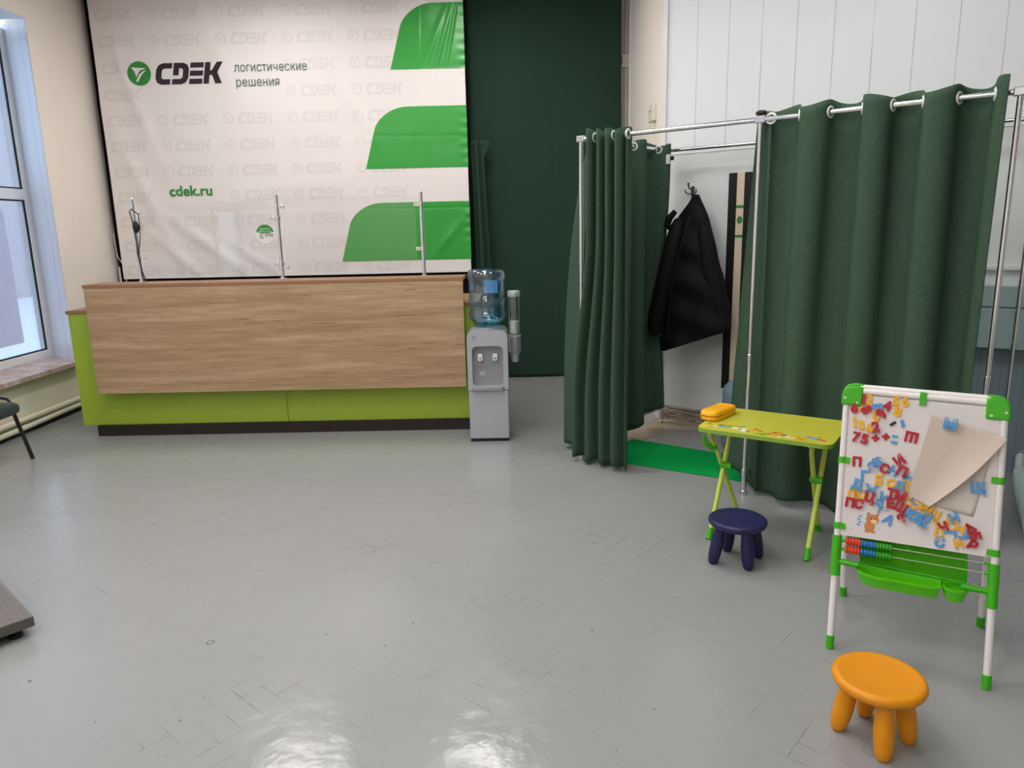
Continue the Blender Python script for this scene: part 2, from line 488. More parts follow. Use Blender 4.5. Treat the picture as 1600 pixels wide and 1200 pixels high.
XL, YB, CZ = -3.9, 7.42, 3.62
fl = MB(); fl.add([(XL - 0.3, -4.2, 0), (6.1, -4.2, 0), (6.1, 8, 0), (XL - 0.3, 8, 0)], [(0, 1, 2, 3)])
fl.add([(XL - 0.3, -4.2, -0.1), (6.1, -4.2, -0.1), (6.1, 8, -0.1), (XL - 0.3, 8, -0.1)], [(3, 2, 1, 0)])
struct('floor', fl, MT['floor'])
struct('ceiling', MB().box(XL - 0.3, 6.1, -4.2, 8, CZ, CZ + 0.1), MT['white_wall'])

# left wall with two window openings: the far one is seen, the unseen near one is there to light the room
wl = MB()
W1, W2, ZS, ZT = (4.05, 6.30), (-0.6, 1.35), 0.44, 3.22
for y0, y1 in ((-4.2, W2[0]), (W2[1], W1[0])):
    wl.box(XL - 0.4, XL, y0, y1, 0, CZ)
wl.add([(XL, W1[1], 0), (XL, 8, 0), (XL - 0.4, 8, 0), (XL - 0.4, 6.58, 0), (XL, W1[1], CZ), (XL, 8, CZ), (XL - 0.4, 8, CZ), (XL - 0.4, 6.58, CZ)],
       [(0, 1, 5, 4), (1, 2, 6, 5), (2, 3, 7, 6), (3, 0, 4, 7), (0, 3, 2, 1), (4, 5, 6, 7)])
for y0, y1 in ((W1[0], W1[1]), W2):
    wl.box(XL - 0.4, XL, y0, y1, ZT, CZ)
wl.cur = 1
for y0, y1 in ((W1[0], W1[1]), W2):
    wl.box(XL - 0.4, XL, y0, y1, 0, ZS - 0.035)
wl.cur = 2
wl.add([(XL - 0.001, 6.296, ZS), (XL - 0.38, 6.562, ZS), (XL - 0.38, 6.562, ZT), (XL - 0.001, 6.296, ZT)], [(0, 1, 2, 3)])
wl.box(XL - 0.38, XL - 0.001, W1[0], 6.3, ZT - 0.012, ZT - 0.001)
struct('wall_left', wl, [MT['beige'], MT['grey_green'], MT['reveal']])
bs = MB(); bs.box(XL, XL + 0.012, -4.2, 6.33, 0, 0.03)
struct('baseboard_left', bs, MT['plinth'])

sill = MB(); sill.prism([(XL - 0.36, W1[0]), (XL + 0.06, W1[0]), (XL + 0.06, 6.36), (XL + 0.0, 6.36), (XL - 0.36, 6.54)], lambda a, b, d: (a, b, d), ZS - 0.035, ZS)
struct('trim_1', sill, MT['marble'])


def window(name, y0, y1, splay):
    root = bpy.data.objects.new(name, None); COL.objects.link(root); tag(root, kind='structure')
    xf0, xf1 = XL - 0.40, XL - 0.33
    z0, z1, zm = ZS + 0.005, ZT - 0.02, 1.86
    f = MB()
    yf = y1 + splay
    f.box(xf0, xf1, yf - 0.10, yf, z0, z1); f.box(xf0, xf1, y0, y0 + 0.1, z0, z1)
    f.box(xf0, xf1, y0 + 0.1, yf - 0.10, z0, z0 + 0.07); f.box(xf0, xf1, y0 + 0.1, yf - 0.10, z1 - 0.08, z1)
    f.box(xf0, xf1, y0 + 0.1, yf - 0.10, zm - 0.045, zm + 0.045)
    ymid = (y0 + yf) / 2
    f.box(xf0, xf1, ymid - 0.05, ymid + 0.05, z0 + 0.07, z1 - 0.08)
    f.build('frame', MT['upvc'], root, smooth=False, bevel=0.006)
    for ya, yb_ in ((y0 + 0.1, ymid - 0.05), (ymid + 0.05, yf - 0.10)):
        for za, zb in ((z0 + 0.07, zm - 0.045), (zm + 0.045, z1 - 0.08)):
            s = MB()
            for q in ((ya, ya + 0.012, za, zb), (yb_ - 0.012, yb_, za, zb), (ya + 0.012, yb_ - 0.012, za, za + 0.012), (ya + 0.012, yb_ - 0.012, zb - 0.012, zb)):
                s.box(xf1 - 0.02, xf1 - 0.006, *q)
            s.build('rubber_seal', MT['seal'], root, smooth=False)
            MB().box(xf0 + 0.03, xf0 + 0.036, ya, yb_, za, zb).build('glass_pane', MT['glass'], root, smooth=False)
    return root


window('window_1', W1[0], W1[1], 0.26)
window('window_2', W2[0], W2[1], 0.0)
ps = MB(); ps.box(XL - 0.44, XL - 0.437, 4.3, 6.32, 0.60, 1.73)
tag(ps.build('window_poster', MT['sheet'], smooth=False), 'grey lilac poster fixed outside the lower pane of the left window', 'poster')

wb = MB(); wb.box(XL - 0.3, 1.3, YB, YB + 0.12, 0, CZ)
struct('wall_back', wb, MT['beige'])
# short return wall running to the turned wall
CR = B(-2.652, 5.08)
wr = MB(); wr.box(CR.x, CR.x + 0.12, CR.y + 0.03, YB, 0, CZ)
struct('wall_return', wr, MT['beige'])
pr = MB(); pr.box(CR.x - 0.012, CR.x, 7.24, 7.27, 0, CZ); pr.box(CR.x - 0.03, CR.x, 7.395, YB, 0, CZ)
struct('trim_2', pr, MT['white_plastic'])

# turned wall: pvc planks above, plaster below, teal ledge and blue-grey planks to the right
A1 = 3.9
def wallbox(mb, a0, a1, b0, b1, z0, z1):
    vs = [B(a, b, z) for z in (z0, z1) for b in (b0, b1) for a in (a0, a1)]
    return mb.add(vs, [(0, 2, 3, 1), (4, 5, 7, 6), (0, 1, 5, 4), (2, 6, 7, 3), (0, 4, 6, 2), (1, 3, 7, 5)])
up_ = wallbox(MB(), -2.652, A1, 5.08, 5.2, 1.985, CZ)
struct('wall_right_upper', up_, MT['pvc_wall'])
lo_ = wallbox(MB(), -2.652, A1, 5.086, 5.2, 0, 1.985)
struct('wall_right', lo_, MT['plaster'])
struct('trim_3', wallbox(MB(), -2.655, -2.62, 5.066, 5.08, 0.0, CZ), MT['upvc'])
struct('trim_4', wallbox(MB(), -1.2, A1, 5.06, 5.086, 1.195, 1.215), MT['white_plastic'])
led = MB(); wallbox(led, -1.2, A1, 5.0, 5.086, 0.99, 1.106); wallbox(led, -1.2, A1, 5.004, 5.086, 0.75, 0.984)
struct('trim_5', led, MT['teal'])
struct('trim_6', wallbox(MB(), -1.2, A1, 5.07, 5.086, 0, 0.75), MT['slate_planks'])
struct('baseboard_right', wallbox(MB(), -2.62, -1.2, 5.062, 5.086, 0, 0.105), MT['base_tile'])
# bare screed left unpainted in the corner of the fitting room
wp = [(-2.52, 4.30), (-2.45, 4.42), (-2.38, 4.62), (-2.40, 4.80), (-2.22, 4.93), (-1.9, 4.98), (-1.6, 4.985), (-1.3, 5.06), (-2.62, 5.06), (-2.63, 4.5)]
struct('trim_7', MB().prism(wp, lambda a, b, d: B(a, b, d), 0.0002, 0.0015), mat('bare_screed', lin(176, 160, 142), 0.8, var=(30, 0.2)))

E1 = B(A1, 5.08)
wf = MB(); wf.box(6.0, 6.1, -4.2, E1.y + 0.4, 0, CZ); struct('wall_far_right', wf, MT['white_wall'])
struct('wall_rear', MB().box(XL - 0.3, 6.1, -4.2, -4.1, 0, CZ), MT['beige'])
struct('ground_outside', MB().box(-30, XL - 0.5, -25, 30, -0.45, -0.35), MT['snow'])
struct('facade_outside', MB().box(-16, -15.5, -12, 32, -0.35, 6.0), MT['facade'])

# heating pipes along the foot of the left wall
for pts, r, lab in (([(XL + 0.035, -3.0, 0.115), (XL + 0.035, 4.2, 0.115), (XL + 0.035, 5.4, 0.115), (XL + 0.035, 6.2, 0.112), (XL + 0.035, 7.0, 0.112)], 0.021, 'upper of two cream heating pipes along the foot of the left wall'),
                    ([(XL + 0.035, -3.0, 0.045), (XL + 0.035, 4.2, 0.045), (XL + 0.035, 5.4, 0.052), (XL + 0.035, 6.1, 0.062), (XL + 0.035, 7.0, 0.062)], 0.021, 'lower of two cream heating pipes along the foot of the left wall')):
    tag(MB().tube(pts, r, 16).build('heating_pipe', MT['cream_pipe']), lab, 'pipe', 'heating pipes on the left wall')

# ceiling lamps: far row known from floor reflections, unseen others added for their light
for x, y in [(a, b) for b in (5.95, 4.2, 2.45, 0.8, -0.85, -2.5) for a in (-2.12, -0.47)] + [(1.15, 3.4)]:
    t = thing('ceiling_lamp', 'square white panel lamp set in the ceiling', 'ceiling lamp', (x, y, CZ), 0, 'panel lamps in the ceiling')
    f = MB()
    for q in ((-0.3, 0.3, -0.3, -0.28), (-0.3, 0.3, 0.28, 0.3), (-0.3, -0.28, -0.28, 0.28), (0.28, 0.3, -0.28, 0.28)):
        f.box(*q, -0.02, -0.0005)
    f.build('lamp_frame', MT['white_plastic'], t, smooth=False)
    MB().box(-0.28, 0.28, -0.28, 0.28, -0.012, -0.006).build('diffuser', MT['lamp'], t, smooth=False)

# ------------------------------------------------------------------ back wall: cloths and banner
def hills(x, z, lst):
    s = 0.0
    for (x0, z0, ang, wd, ln, h) in lst:
        c, q = math.cos(ang), math.sin(ang); dx, dz = x - x0, z - z0
        t = dx * c + dz * q; n = -dx * q + dz * c
        s += h * math.exp(-(n / wd) ** 2 - (t / ln) ** 2)
    return s


R_ = math.radians
FOLDS = [(-3.5, 1.9, R_(-68), 0.07, 0.9, 0.016), (-3.45, 2.6, R_(-72), 0.06, 0.6, 0.012), (-2.9, 1.35, R_(-38), 0.06, 0.5, 0.016),
         (-3.2, 1.25, R_(-42), 0.05, 0.4, 0.012), (-2.5, 1.25, R_(-35), 0.05, 0.35, 0.010), (-1.55, 2.75, R_(-60), 0.09, 0.6, 0.008),
         (-0.62, 3.22, R_(72), 0.022, 0.28, 0.011), (-0.55, 3.25, R_(78), 0.016, 0.25, 0.010), (-0.72, 3.15, R_(66), 0.03, 0.3, 0.010),
         (-0.85, 3.3, R_(88), 0.012, 0.3, 0.003), (-0.65, 1.42, R_(48), 0.035, 0.25, 0.008), (-0.9, 2.25, R_(80), 0.06, 0.4, 0.006),
         (-2.7, 3.15, R_(-70), 0.08, 0.5, 0.010), (-2.2, 1.9, R_(10), 0.10, 0.8, 0.006), (-3.6, 3.2, R_(-80), 0.05, 0.5, 0.010)]


def ybanner(x, z):
    y = 7.10 - hills(x, z, FOLDS)
    y -= 0.004 * noise.noise(Vector((x * 2.1, z * 1.7, 0))) + 0.0022 * noise.noise(Vector((x * 7, z * 5, 3)))
    for zc in (2.35, 1.70, 2.95):                       # fold creases from packing
        y += 0.0022 * math.exp(-((z - zc - 0.01 * math.sin(x * 2)) / 0.008) ** 2)
    e = max(0.0, x + 0.53)                              # puckered right hem
    y -= 0.05 * e * math.sin(z * 70) * (0.3 + 0.7 * smooth01(0.5 + 0.5 * math.sin(z * 9)))
    return y


BX0, BX1, BZ0, BZ1 = -3.812, -0.447, 1.085, 3.60
t = thing('banner', 'large white printed banner with green shapes hanging behind the reception counter', 'banner', (0, 0, 0))
sh = MB().grid(230, 170, lambda u, v: (BX0 + u * (BX1 - BX0) - 0.008 * (1 - v) * (u - 0.5), ybanner(BX0 + u * (BX1 - BX0), BZ0 + v * (BZ1 - BZ0)), BZ0 + v * (BZ1 - BZ0)))
sh.build('sheet', MT['banner_white'], t, ang=180)


def flag(z0, z1, xb, xt, x_c):
    """green shape: slanted left side, rounded upper left corner, straight right side at the hem"""
    rr = 0.20
    def left(z):
        f = (z - z0) / (z1 - z0); x = xb + (xt - xb) * f
        if z > z1 - rr:
            q = (z - (z1 - rr)) / rr; x += (x_c - xt) * (1 - math.sqrt(max(0, 1 - q * q)))
        return x
    zs = [z0 + (z1 - z0) * (1 - (1 - k / 44) ** 1.5) for k in range(45)]
    def fn(u, v):
        z = zs[int(round(v * 44))]; x = left(z) + (BX1 + 0.001 - left(z)) * u
        return (x, ybanner(x, z) - 0.003, z)
    MB().grid(70, 45, fn).build('green_print', MT['banner_green'], t, ang=180)


flag(2.917, 3.468, -1.125, -0.965, -0.72)
flag(2.054, 2.598, -1.402, -1.245, -0.985)
flag(1.207, 1.746, -1.684, -1.53, -1.27)


def pr_poly(mb, poly, x0, z0, s, shear=0.0, d=0.0036):
    """print a polygon on to the banner, triangulated so that it follows the cloth"""
    P = [Vector(((a + shear * b) * s, b * s, 0)) for a, b in poly]
    tri = tessellate_polygon([P])
    mb.add([(x0 + p.x, ybanner(x0 + p.x, z0 + p.y) - d, z0 + p.y) for p in P], tri)


def pr_disc(mb, cx, cz, r, d, rings=8, n=40):
    """round print that follows the cloth"""
    pts = [(cx, cz)] + [(cx + r * q / rings * math.cos(2 * PI * k / n), cz + r * q / rings * math.sin(2 * PI * k / n)) for q in range(1, rings + 1) for k in range(n)]
    fs = [(0, 1 + k, 1 + (k + 1) % n) for k in range(n)]
    for q in range(rings - 1):
        for k in range(n): fs.append((1 + q * n + k, 1 + (q + 1) * n + k, 1 + (q + 1) * n + (k + 1) % n, 1 + q * n + (k + 1) % n))
    mb.add([(x, ybanner(x, z) - d, z) for x, z in pts], fs)


LET_C = [(.78, 1), (.30, 1), (.10, .91), (0, .72), (0, .28), (.10, .09), (.30, 0), (.74, 0), (.74, .25), (.38, .25), (.29, .33), (.29, .67), (.38, .75), (.78, .75)]
LET_D = [(.02, 1), (.50, 1), (.70, .91), (.80, .72), (.80, .28), (.70, .09), (.50, 0), (0, 0), (0, .25), (.42, .25), (.51, .33), (.51, .67), (.42, .75), (.30, .75), (.30, .42), (.02, .42)]
LET_E = [[(0, 0), (.66, 0), (.66, .24), (0, .24)], [(0, .38), (.66, .38), (.66, .62), (0, .62)], [(0, .76), (.66, .76), (.66, 1), (0, 1)]]
LET_K = [[(0, 0), (.28, 0), (.28, .40), (.40, .40), (.60, 0), (.94, 0), (.66, .52), (.90, 1), (.60, 1), (.36, .62), (.28, .62), (.28, 1), (0, 1)]]


def logo_letters(mb, x, z, s, d=0.0036):
    pr_poly(mb, LET_C, x, z, s, 0.2, d); pr_poly(mb, LET_D, x + .84 * s, z, s, 0.2, d)
    for q in LET_E: pr_poly(mb, q, x + 1.70 * s, z, s, 0.2, d)
    for q in LET_K: pr_poly(mb, q, x + 2.42 * s, z, s, 0.2, d)


def disc(cx, cz, r, n=36): return [(cx + r * math.cos(2 * PI * k / n), cz + r * math.sin(2 * PI * k / n)) for k in range(n)]


ARROW = ([(-.66, .50), (.62, .42), (.06, .20), (-.30, -.34), (-.36, .14)], [(.66, .26), (.36, .18), (-.02, -.10), (-.34, -.66), (-.16, -.66), (.14, -.18), (.42, .10)])
lg = MB(); logo_letters(lg, -3.285, 2.838, 0.183); lg.build('logo_letters', MT['logo_dark'], t, smooth=False)
em = MB(); pr_disc(em, -3.417, 2.938, 0.105, 0.0030); em.build('logo_emblem', MT['logo_green'], t, smooth=False)
em = MB()
for q in ARROW: pr_poly(em, q, -3.417, 2.938, 0.105, 0, 0.0065)
em.build('emblem_arrow', MT['banner_white'], t, smooth=False)


def banner_text(s, x, z, size, bold, m, name):
    v, f = glyph(s, size, bold); mb = MB()
    mb.add([(x + q.x, ybanner(x + q.x, z + q.y) - 0.0038, z + q.y) for q in v], f)
    mb.build(name, m, t, smooth=False)


def fit_text(s, x0, x1, z, h, bold, m, name):
    v, f = words(s, bold); w = max(q.x for q in v) - min(q.x for q in v); k = (x1 - x0) / w
    mb = MB(); mb.add([(x0 + q.x * k, ybanner(x0 + q.x * k, z + q.y * h) - 0.0060, z + q.y * h) for q in v], f)
    mb.build(name, m, t, smooth=False)


fit_text('логистические', -2.548, -1.884, 2.932, 0.108, 0.0, MT['text_green'], 'slogan_upper_line')
fit_text('решения', -2.545, -2.15, 2.806, 0.108, 0.0, MT['text_green'], 'slogan_lower_line')
fit_text('cdek.ru', -3.268, -2.864, 1.852, 0.128, 0.025, MT['logo_green'], 'web_address')
for row in range(-6, 5):
    z = 2.48 + 0.228 * row
    for c_ in range(6):
        x = -3.90 + 0.602 * c_
        if row in (1, 2) and -3.6 < x + 0.2 < -1.9: continue
        if row == -3 and -3.4 < x < -3.0: continue
        if x + 0.45 > BX1: continue
        wm = MB(); s = 0.100; r = 0.050; n = 20; vs = []; fs = []
        if x > BX0:
            for k in range(n):
                for rad in (r, r * 0.70):
                    px, pz = x + r + rad * math.cos(2 * PI * k / n), z + s / 2 + rad * math.sin(2 * PI * k / n)
                    vs.append((px, ybanner(px, pz) - 0.0016, pz))
            for k in range(n): fs.append((2 * k, 2 * ((k + 1) % n), 2 * ((k + 1) % n) + 1, 2 * k + 1))
            wm.add(vs, fs)
            pr_poly(wm, [(-.4, .3), (.4, .25), (-.2, -.4)], x + r, z + s / 2, r, 0, 0.0016)
        logo_letters(wm, x + 0.128, z, s, 0.0016)
        wm.build('watermark_print', MT['watermark'], t, smooth=False)

bk = MB().box(-3.872, -0.42, 7.16, 7.175, 0.0, 3.6)
tag(bk.build('backing_cloth', MT['black_cloth'], smooth=False), 'black cloth showing as a dark border behind the white banner', 'cloth')


def ycloth(x, z):
    return 7.30 - 0.010 * math.sin(x * 9 + 0.6 * z) * smooth01((3.6 - z) / 3) - 0.006 * noise.noise(Vector((x * 3, z * 1.2, 7))) \
        + 0.004 * math.exp(-((z - 2.43) / 0.012) ** 2) + 0.003 * math.exp(-((z - 1.02) / 0.010) ** 2) + 0.003 * math.exp(-((x - 0.35) / 0.01) ** 2)


dc = MB().grid(90, 150, lambda u, v: (-0.47 + 1.475 * u + 0.01 * math.sin(v * 5) * u, ycloth(-0.47 + 1.475 * u, 0.012 + 3.585 * v), 0.012 + 3.585 * v))
tag(dc.build('backdrop_curtain', MT['backdrop'], solid=0.003, ang=180), 'flat dark green cloth hanging to the floor right of the white banner', 'curtain')


def hang(u, v):
    z = 0.15 + 2.14 * v; w = 0.12 + 0.03 * (1 - v)
    x = -0.425 + 0.02 * (1 - v) + w * u + 0.035 * (1 - v) + (0.06 if u > 0.9 else 0) * smooth01((v - 0.93) / 0.05)
    y = 7.17 + 0.030 * math.sin(u * 10 + 1.2 * (1 - v)) * (0.35 + 0.65 * (1 - v) ** 0.5) - 0.03 * math.sin(PI * u)
    return (x, y, z)


tag(MB().grid(50, 60, hang).build('hanging_drape', MT['backdrop'], solid=0.004, ang=180), 'narrow folded dark green drape hanging at the banner edge behind the water cooler', 'curtain')

# fittings on the beige return wall
t = thing('wall_switch', 'small cream switch box on the beige wall above the fitting room rail', 'switch', (CR.x, 5.96, 2.325))
MB().box(-0.035, -0.0005, -0.085, 0.085, -0.06, 0.07).build('switch_box', MT['cream_pipe'], t, smooth=False, bevel=0.006)
MB().box(-0.045, -0.035, -0.03, 0.03, 0.02, 0.05).build('switch_rocker', MT['white_plastic'], t, smooth=False, bevel=0.003)
MB().box(-0.04, -0.0005, -0.06, -0.02, -0.14, -0.075).build('terminal', MT['cream_pipe'], t, smooth=False, bevel=0.004)
t = thing('wall_bracket', 'small cream two pronged bracket beside the dark green cloth', 'bracket', (1.045, 7.38, 3.0))
MB().box(-0.03, 0.03, -0.012, 0.0, -0.06, 0.06).build('bracket_plate', MT['cream_pipe'], t, smooth=False, bevel=0.004)
for dz in (-0.04, 0.04): MB().tube([(-0.025, -0.006, dz), (-0.085, -0.012, dz)], 0.012, 10).build('prong', MT['cream_pipe'], t)
MB().lathe([(0.010, -0.004), (0.010, 0.004)], (0.012, -0.014, 0.02), 12, Matrix.Rotation(PI / 2, 3, 'X')).build('screw', MT['steel'], t)

# ------------------------------------------------------------------ reception counter
t = thing('reception_counter', 'long reception counter with lime green body and wood front panel', 'counter', (-1.78, 5.4, 0))
X0, X1 = -3.352 + 1.78, -0.335 + 1.78
bd = MB(); bd.box(X0, X1, 0, 0.022, 0.083, 0.935); bd.box(X0, X0 + 0.022, 0.022, 0.75, 0.083, 0.935); bd.box(X1 - 0.022, X1, 0.022, 0.75, 0.083, 0.935)
seam = -1.777 + 1.78
bd = MB()
for a, b in ((X0, seam - 0.0015), (seam + 0.0015, X1)): bd.box(a, b, 0, 0.022, 0.083, 0.935)
bd.build('front_panel', MT['lime_panel'], t, smooth=False, bevel=0.001)
for a in (X0, X1 - 0.022): MB().box(a, a + 0.022, 0.0225, 0.75, 0.083, 0.935).build('end_panel', MT['lime_panel'], t, smooth=False)
pl = MB(); pl.box(-3.235 + 1.78, -0.36 + 1.78, -0.03, -0.012, 0, 0.083)
pl = MB(); pl.box(-3.235 + 1.78, -0.37 + 1.78, -0.025, 0.7, 0, 0.0825); pl.build('plinth', MT['plinth'], t, smooth=False)
tp = MB(); tp.box(X0 - 0.012, X1 + 0.03, -0.008, 0.78, 0.936, 0.960); tp.build('worktop', [MT['edge_brown']], t, smooth=False, bevel=0.001)
wx0, wx1 = -3.126 + 1.78, -0.398 + 1.78
MB().box(wx0, wx1, -0.14, -0.118, 0.357, 1.131).build('wood_panel', MT['wood'], t, smooth=False, bevel=0.0008)
MB().box(wx0 - 0.006, wx1 + 0.004, -0.1415, 0.16, 1.132, 1.156).build('upper_shelf', [MT['edge_brown']], t, smooth=False, bevel=0.001)
for a in (wx0 + 0.03, 0.0, wx1 - 0.06): MB().box(a, a + 0.02, -0.117, 0.15, 0.961, 1.131).build('shelf_support', MT['wood'], t, smooth=False)
for a in (wx0 + 0.03, 0.0, wx1 - 0.06): MB().box(a, a + 0.02, -0.117, -0.0005, 0.36, 0.93).build('spacer', MT['lime_panel'], t, smooth=False)

# chrome posts with clamps
SH = 1.1565
for i, (bx, lab, cl) in enumerate(((-2.792, 'left chrome screen post on the counter, hung with a black cable', ((1, 0.50, 0), (1, 0.175, 0))),
                                   (-1.742, 'middle chrome screen post on the counter, with two pairs of clamps', ((1, 0.52, 0), (-1, 0.44, 0), (-1, 0.11, 0), (1, 0.085, 0))),
                                   (-0.694, 'right chrome screen post on the counter, nearest the water cooler', ((-1, 0.515, 0), (-1, 0.20, 0))))):
    t = thing('screen_post', lab, 'post', (bx, 5.45, SH), 0, 'chrome posts on the counter')
    MB().lathe([(0.032, 0), (0.032, 0.006), (0.018, 0.010)], n=24).build('base_plate', MT['chrome'], t)
    MB().lathe([(0.0135, 0.008), (0.0135, 0.600), (0.010, 0.604)], n=20).build('tube', MT['chrome'], t)
    for s, z, _ in cl:
        c = MB(); c.lathe([(0.019, -0.014), (0.019, 0.014)], (0, 0, z), 18); c.box(min(s * 0.012, s * 0.052), max(s * 0.012, s * 0.052), -0.011, 0.011, z - 0.012, z + 0.012)
        cl_ = c.build('clamp', MT['chrome'], t, bevel=0.001)
        MB().lathe([(0.006, -0.018), (0.006, 0.018)], (s * 0.04, 0, z), 10, Matrix.Rotation(PI / 2, 3, 'X')).build('clamp_screw', MT['steel'], cl_)
for x0, x1, lab, zl, zu in ((-2.752, -1.784, 'clear acrylic screen between the left and middle chrome posts', 1.235, 1.72), (-1.70, -0.736, 'clear acrylic screen between the middle and right chrome posts', 1.225, 1.735)):
    tag(MB().box(x0, x1, 5.446, 5.451, zl, zu).build('acrylic_screen', MT['screen_glass'], smooth=False, bevel=0.001), lab, 'screen', 'acrylic screens on the counter')

# sticker on the left screen
t = thing('payment_sticker', 'round payment sticker with green top on the left acrylic screen', 'sticker', (-1.842, 5.4445, 1.488))
def stick(x, z, d=0.0): return (x, -d, z)
MB().prism([(0.068 * math.cos(a), 0.068 * math.sin(a)) for a in [k * 2 * PI / 40 for k in range(40)]], stick, 0, 0.0004).build('backing_disc', MT['white_plastic'], t, smooth=False)
dome = [(0.066 * math.cos(a), 0.066 * math.sin(a)) for a in [R_(12 + k * 156 / 24) for k in range(25)]]
dome += [(-0.0646 + 0.1292 * k / 10, 0.0137 - 0.012 * math.sin(PI * k / 10)) for k in range(1, 10)]
MB().prism(dome, stick, 0.0005, 0.0008).build('green_dome', MT['logo_green'], t, smooth=False)
for s, z, w in (('Принимаем', 0.030, 0.08), ('оплату через', 0.0115, 0.098)):
    v, f = words(s, 0.01); ww = max(q.x for q in v) - min(q.x for q in v); k = w / ww; mb = MB()
    mb.add([(-w / 2 + q.x * k, -0.001, z + q.y * k * 1.05) for q in v], f); mb.build('caption', MT['white_plastic'], t, smooth=False)
for poly, m in (([(-.040, .002), (-.040, -.034), (-.034, -.028), (-.034, -.004)], MT['navy_print']), ([(-.030, .004), (-.008, -.010), (-.024, -.012)], MT['red_print']),
                ([(-.030, -.040), (-.008, -.024), (-.024, -.022)], MT['logo_green']), ([(-.030, .0), (-.024, -.016), (-.030, -.032)], MT['my'])):
    MB().prism(poly, stick, 0.0005, 0.0008).build('payment_emblem', m, t, smooth=False)
v, f = glyph('сбп', 0.034, 0.03); mb = MB(); mb.add([(q.x - 0.002, -0.001, q.y - 0.022) for q in v], f); mb.build('payment_lettering', MT['logo_dark'], t, smooth=False)

# cables
def cable(name, pts, r, m, lab, cat='cable'):
    return tag(MB().tube(pts, r, 8).build(name, m), lab, cat)
t = thing('power_cable', 'black cable with a small adapter looped on the left chrome post', 'cable', (-2.792, 5.45, SH))
MB().tube([(0.02, -0.016, 0.505), (0.0, -0.022, 0.53), (-0.02, -0.018, 0.51), (-0.005, -0.02, 0.45), (0.006, -0.02, 0.30), (0.004, -0.02, 0.20), (0.016, -0.02, 0.10), (0.030, -0.022, 0.004)], 0.0035, 8).build('cord', MT['black'], t)
MB().tube([(0.02, -0.016, 0.505), (0.044, -0.02, 0.49), (0.046, -0.02, 0.40), (0.03, -0.02, 0.28), (0.008, -0.02, 0.20), (0.022, -0.02, 0.08), (0.045, -0.022, 0.004)], 0.0035, 8).build('cord', MT['black'], t)
MB().ball((0.022, -0.03, 0.40), 0.024, 0.018, 0.044).build('adapter', MT['black'], t)
cable('white_cable', [(-3.845, 7.09, 1.52), (-3.84, 7.085, 1.40), (-3.83, 7.08, 1.30), (-3.78, 7.07, 1.22), (-3.77, 7.07, 1.10), (-3.78, 7.08, 0.8)], 0.0032, MT['white_plastic'], 'thin white cable drooping beside the left edge of the banner')
cable('cable_duct', [(-3.855, 7.12, 0.02), (-3.85, 7.12, 1.20)], 0.008, MT['white_plastic'], 'short white cable duct end behind the left end of the counter', 'cable duct')

# ------------------------------------------------------------------ water cooler
MT['bottle'] = thin_glass('blue_clear_plastic', (0.60, 0.80, 0.93, 1), 0.5)
MT['clear'] = thin_glass('clear_plastic', (0.86, 0.88, 0.88, 1), 0.5)
MT['water'] = thin_glass('water_surface', (0.66, 0.90, 0.93, 1), 0.3)
t = thing('water_cooler', 'silver floor standing water cooler beside the right end of the counter', 'water cooler', (-0.2265, 5.032, 0))
HW = 0.1415
def ycut(a, b, d): return (a, d, b)
out = [(-HW, 0.02), (HW, 0.02)] + [(HW - 0.05 + 0.05 * math.cos(R_(k * 10)), 0.748 + 0.05 * math.sin(R_(k * 10))) for k in range(10)] + [(-HW + 0.05 - 0.05 * math.sin(R_(k * 10)), 0.748 + 0.05 * math.cos(R_(k * 10))) for k in range(10)]
MB().prism(out, ycut, 0.0655, 0.30).build('body', MT['silver'], t, bevel=0.004, ang=30)
# front bezel with the recess left open
rec = rrect(-0.108, 0.108, 0.405, 0.690, 0.035, 6)
top_arc = [p for p in out if p[1] > 0.70]
mb = MB()
outer = [(-HW, 0.378), (HW, 0.378)] + top_arc
bm = bmesh.new()
def loop(pts, y):
    vs = [bm.verts.new((a, y, b)) for a, b in pts]
    return vs, [bm.edges.new((vs[i], vs[(i + 1) % len(vs)])) for i in range(len(vs))]
o_v, o_e = loop(outer, 0.0); i_v, i_e = loop(rec, 0.0)
bmesh.ops.triangle_fill(bm, use_beauty=True, edges=o_e + i_e)
ex = bmesh.ops.extrude_face_region(bm, geom=bm.faces[:])
bmesh.ops.translate(bm, vec=(0, 0.065, 0), verts=[g_ for g_ in ex['geom'] if isinstance(g_, bmesh.types.BMVert)])
bm.verts.index_update()
mb.add([v.co.copy() for v in bm.verts], [tuple(v.index for v in f.verts) for f in bm.faces]); bm.free()
mb.build('front_bezel', MT['silver'], t, ang=30)
MB().prism(rrect(-0.107, 0.107, 0.406, 0.689, 0.034, 6), ycut, 0.052, 0.0652).build('recess_panel', MT['silver_dark'], t, ang=30)
MB().box(-HW + 0.002, HW - 0.002, 0.004, 0.065, 0.022, 0.372).build('lower_door', MT['silver'], t, smooth=False, bevel=0.006)
dt = MB(); dt.prism(rrect(-0.113, 0.113, -0.022, 0.05, 0.02, 5), lambda a, b, d: (a, b, d), 0.375, 0.400); dt.build('drip_tray', MT['silver_dark'], t, bevel=0.002)
MB().box(-HW + 0.006, HW - 0.006, 0.012, 0.295, 0.0, 0.0215).build('base', MT['black'], t, smooth=False)
MB().lathe([(0.115, 0.80), (0.112, 0.812), (0.06, 0.818), (0.05, 0.812)], (0, 0.155, 0), 36).build('bottle_seat', MT['silver_dark'], t)
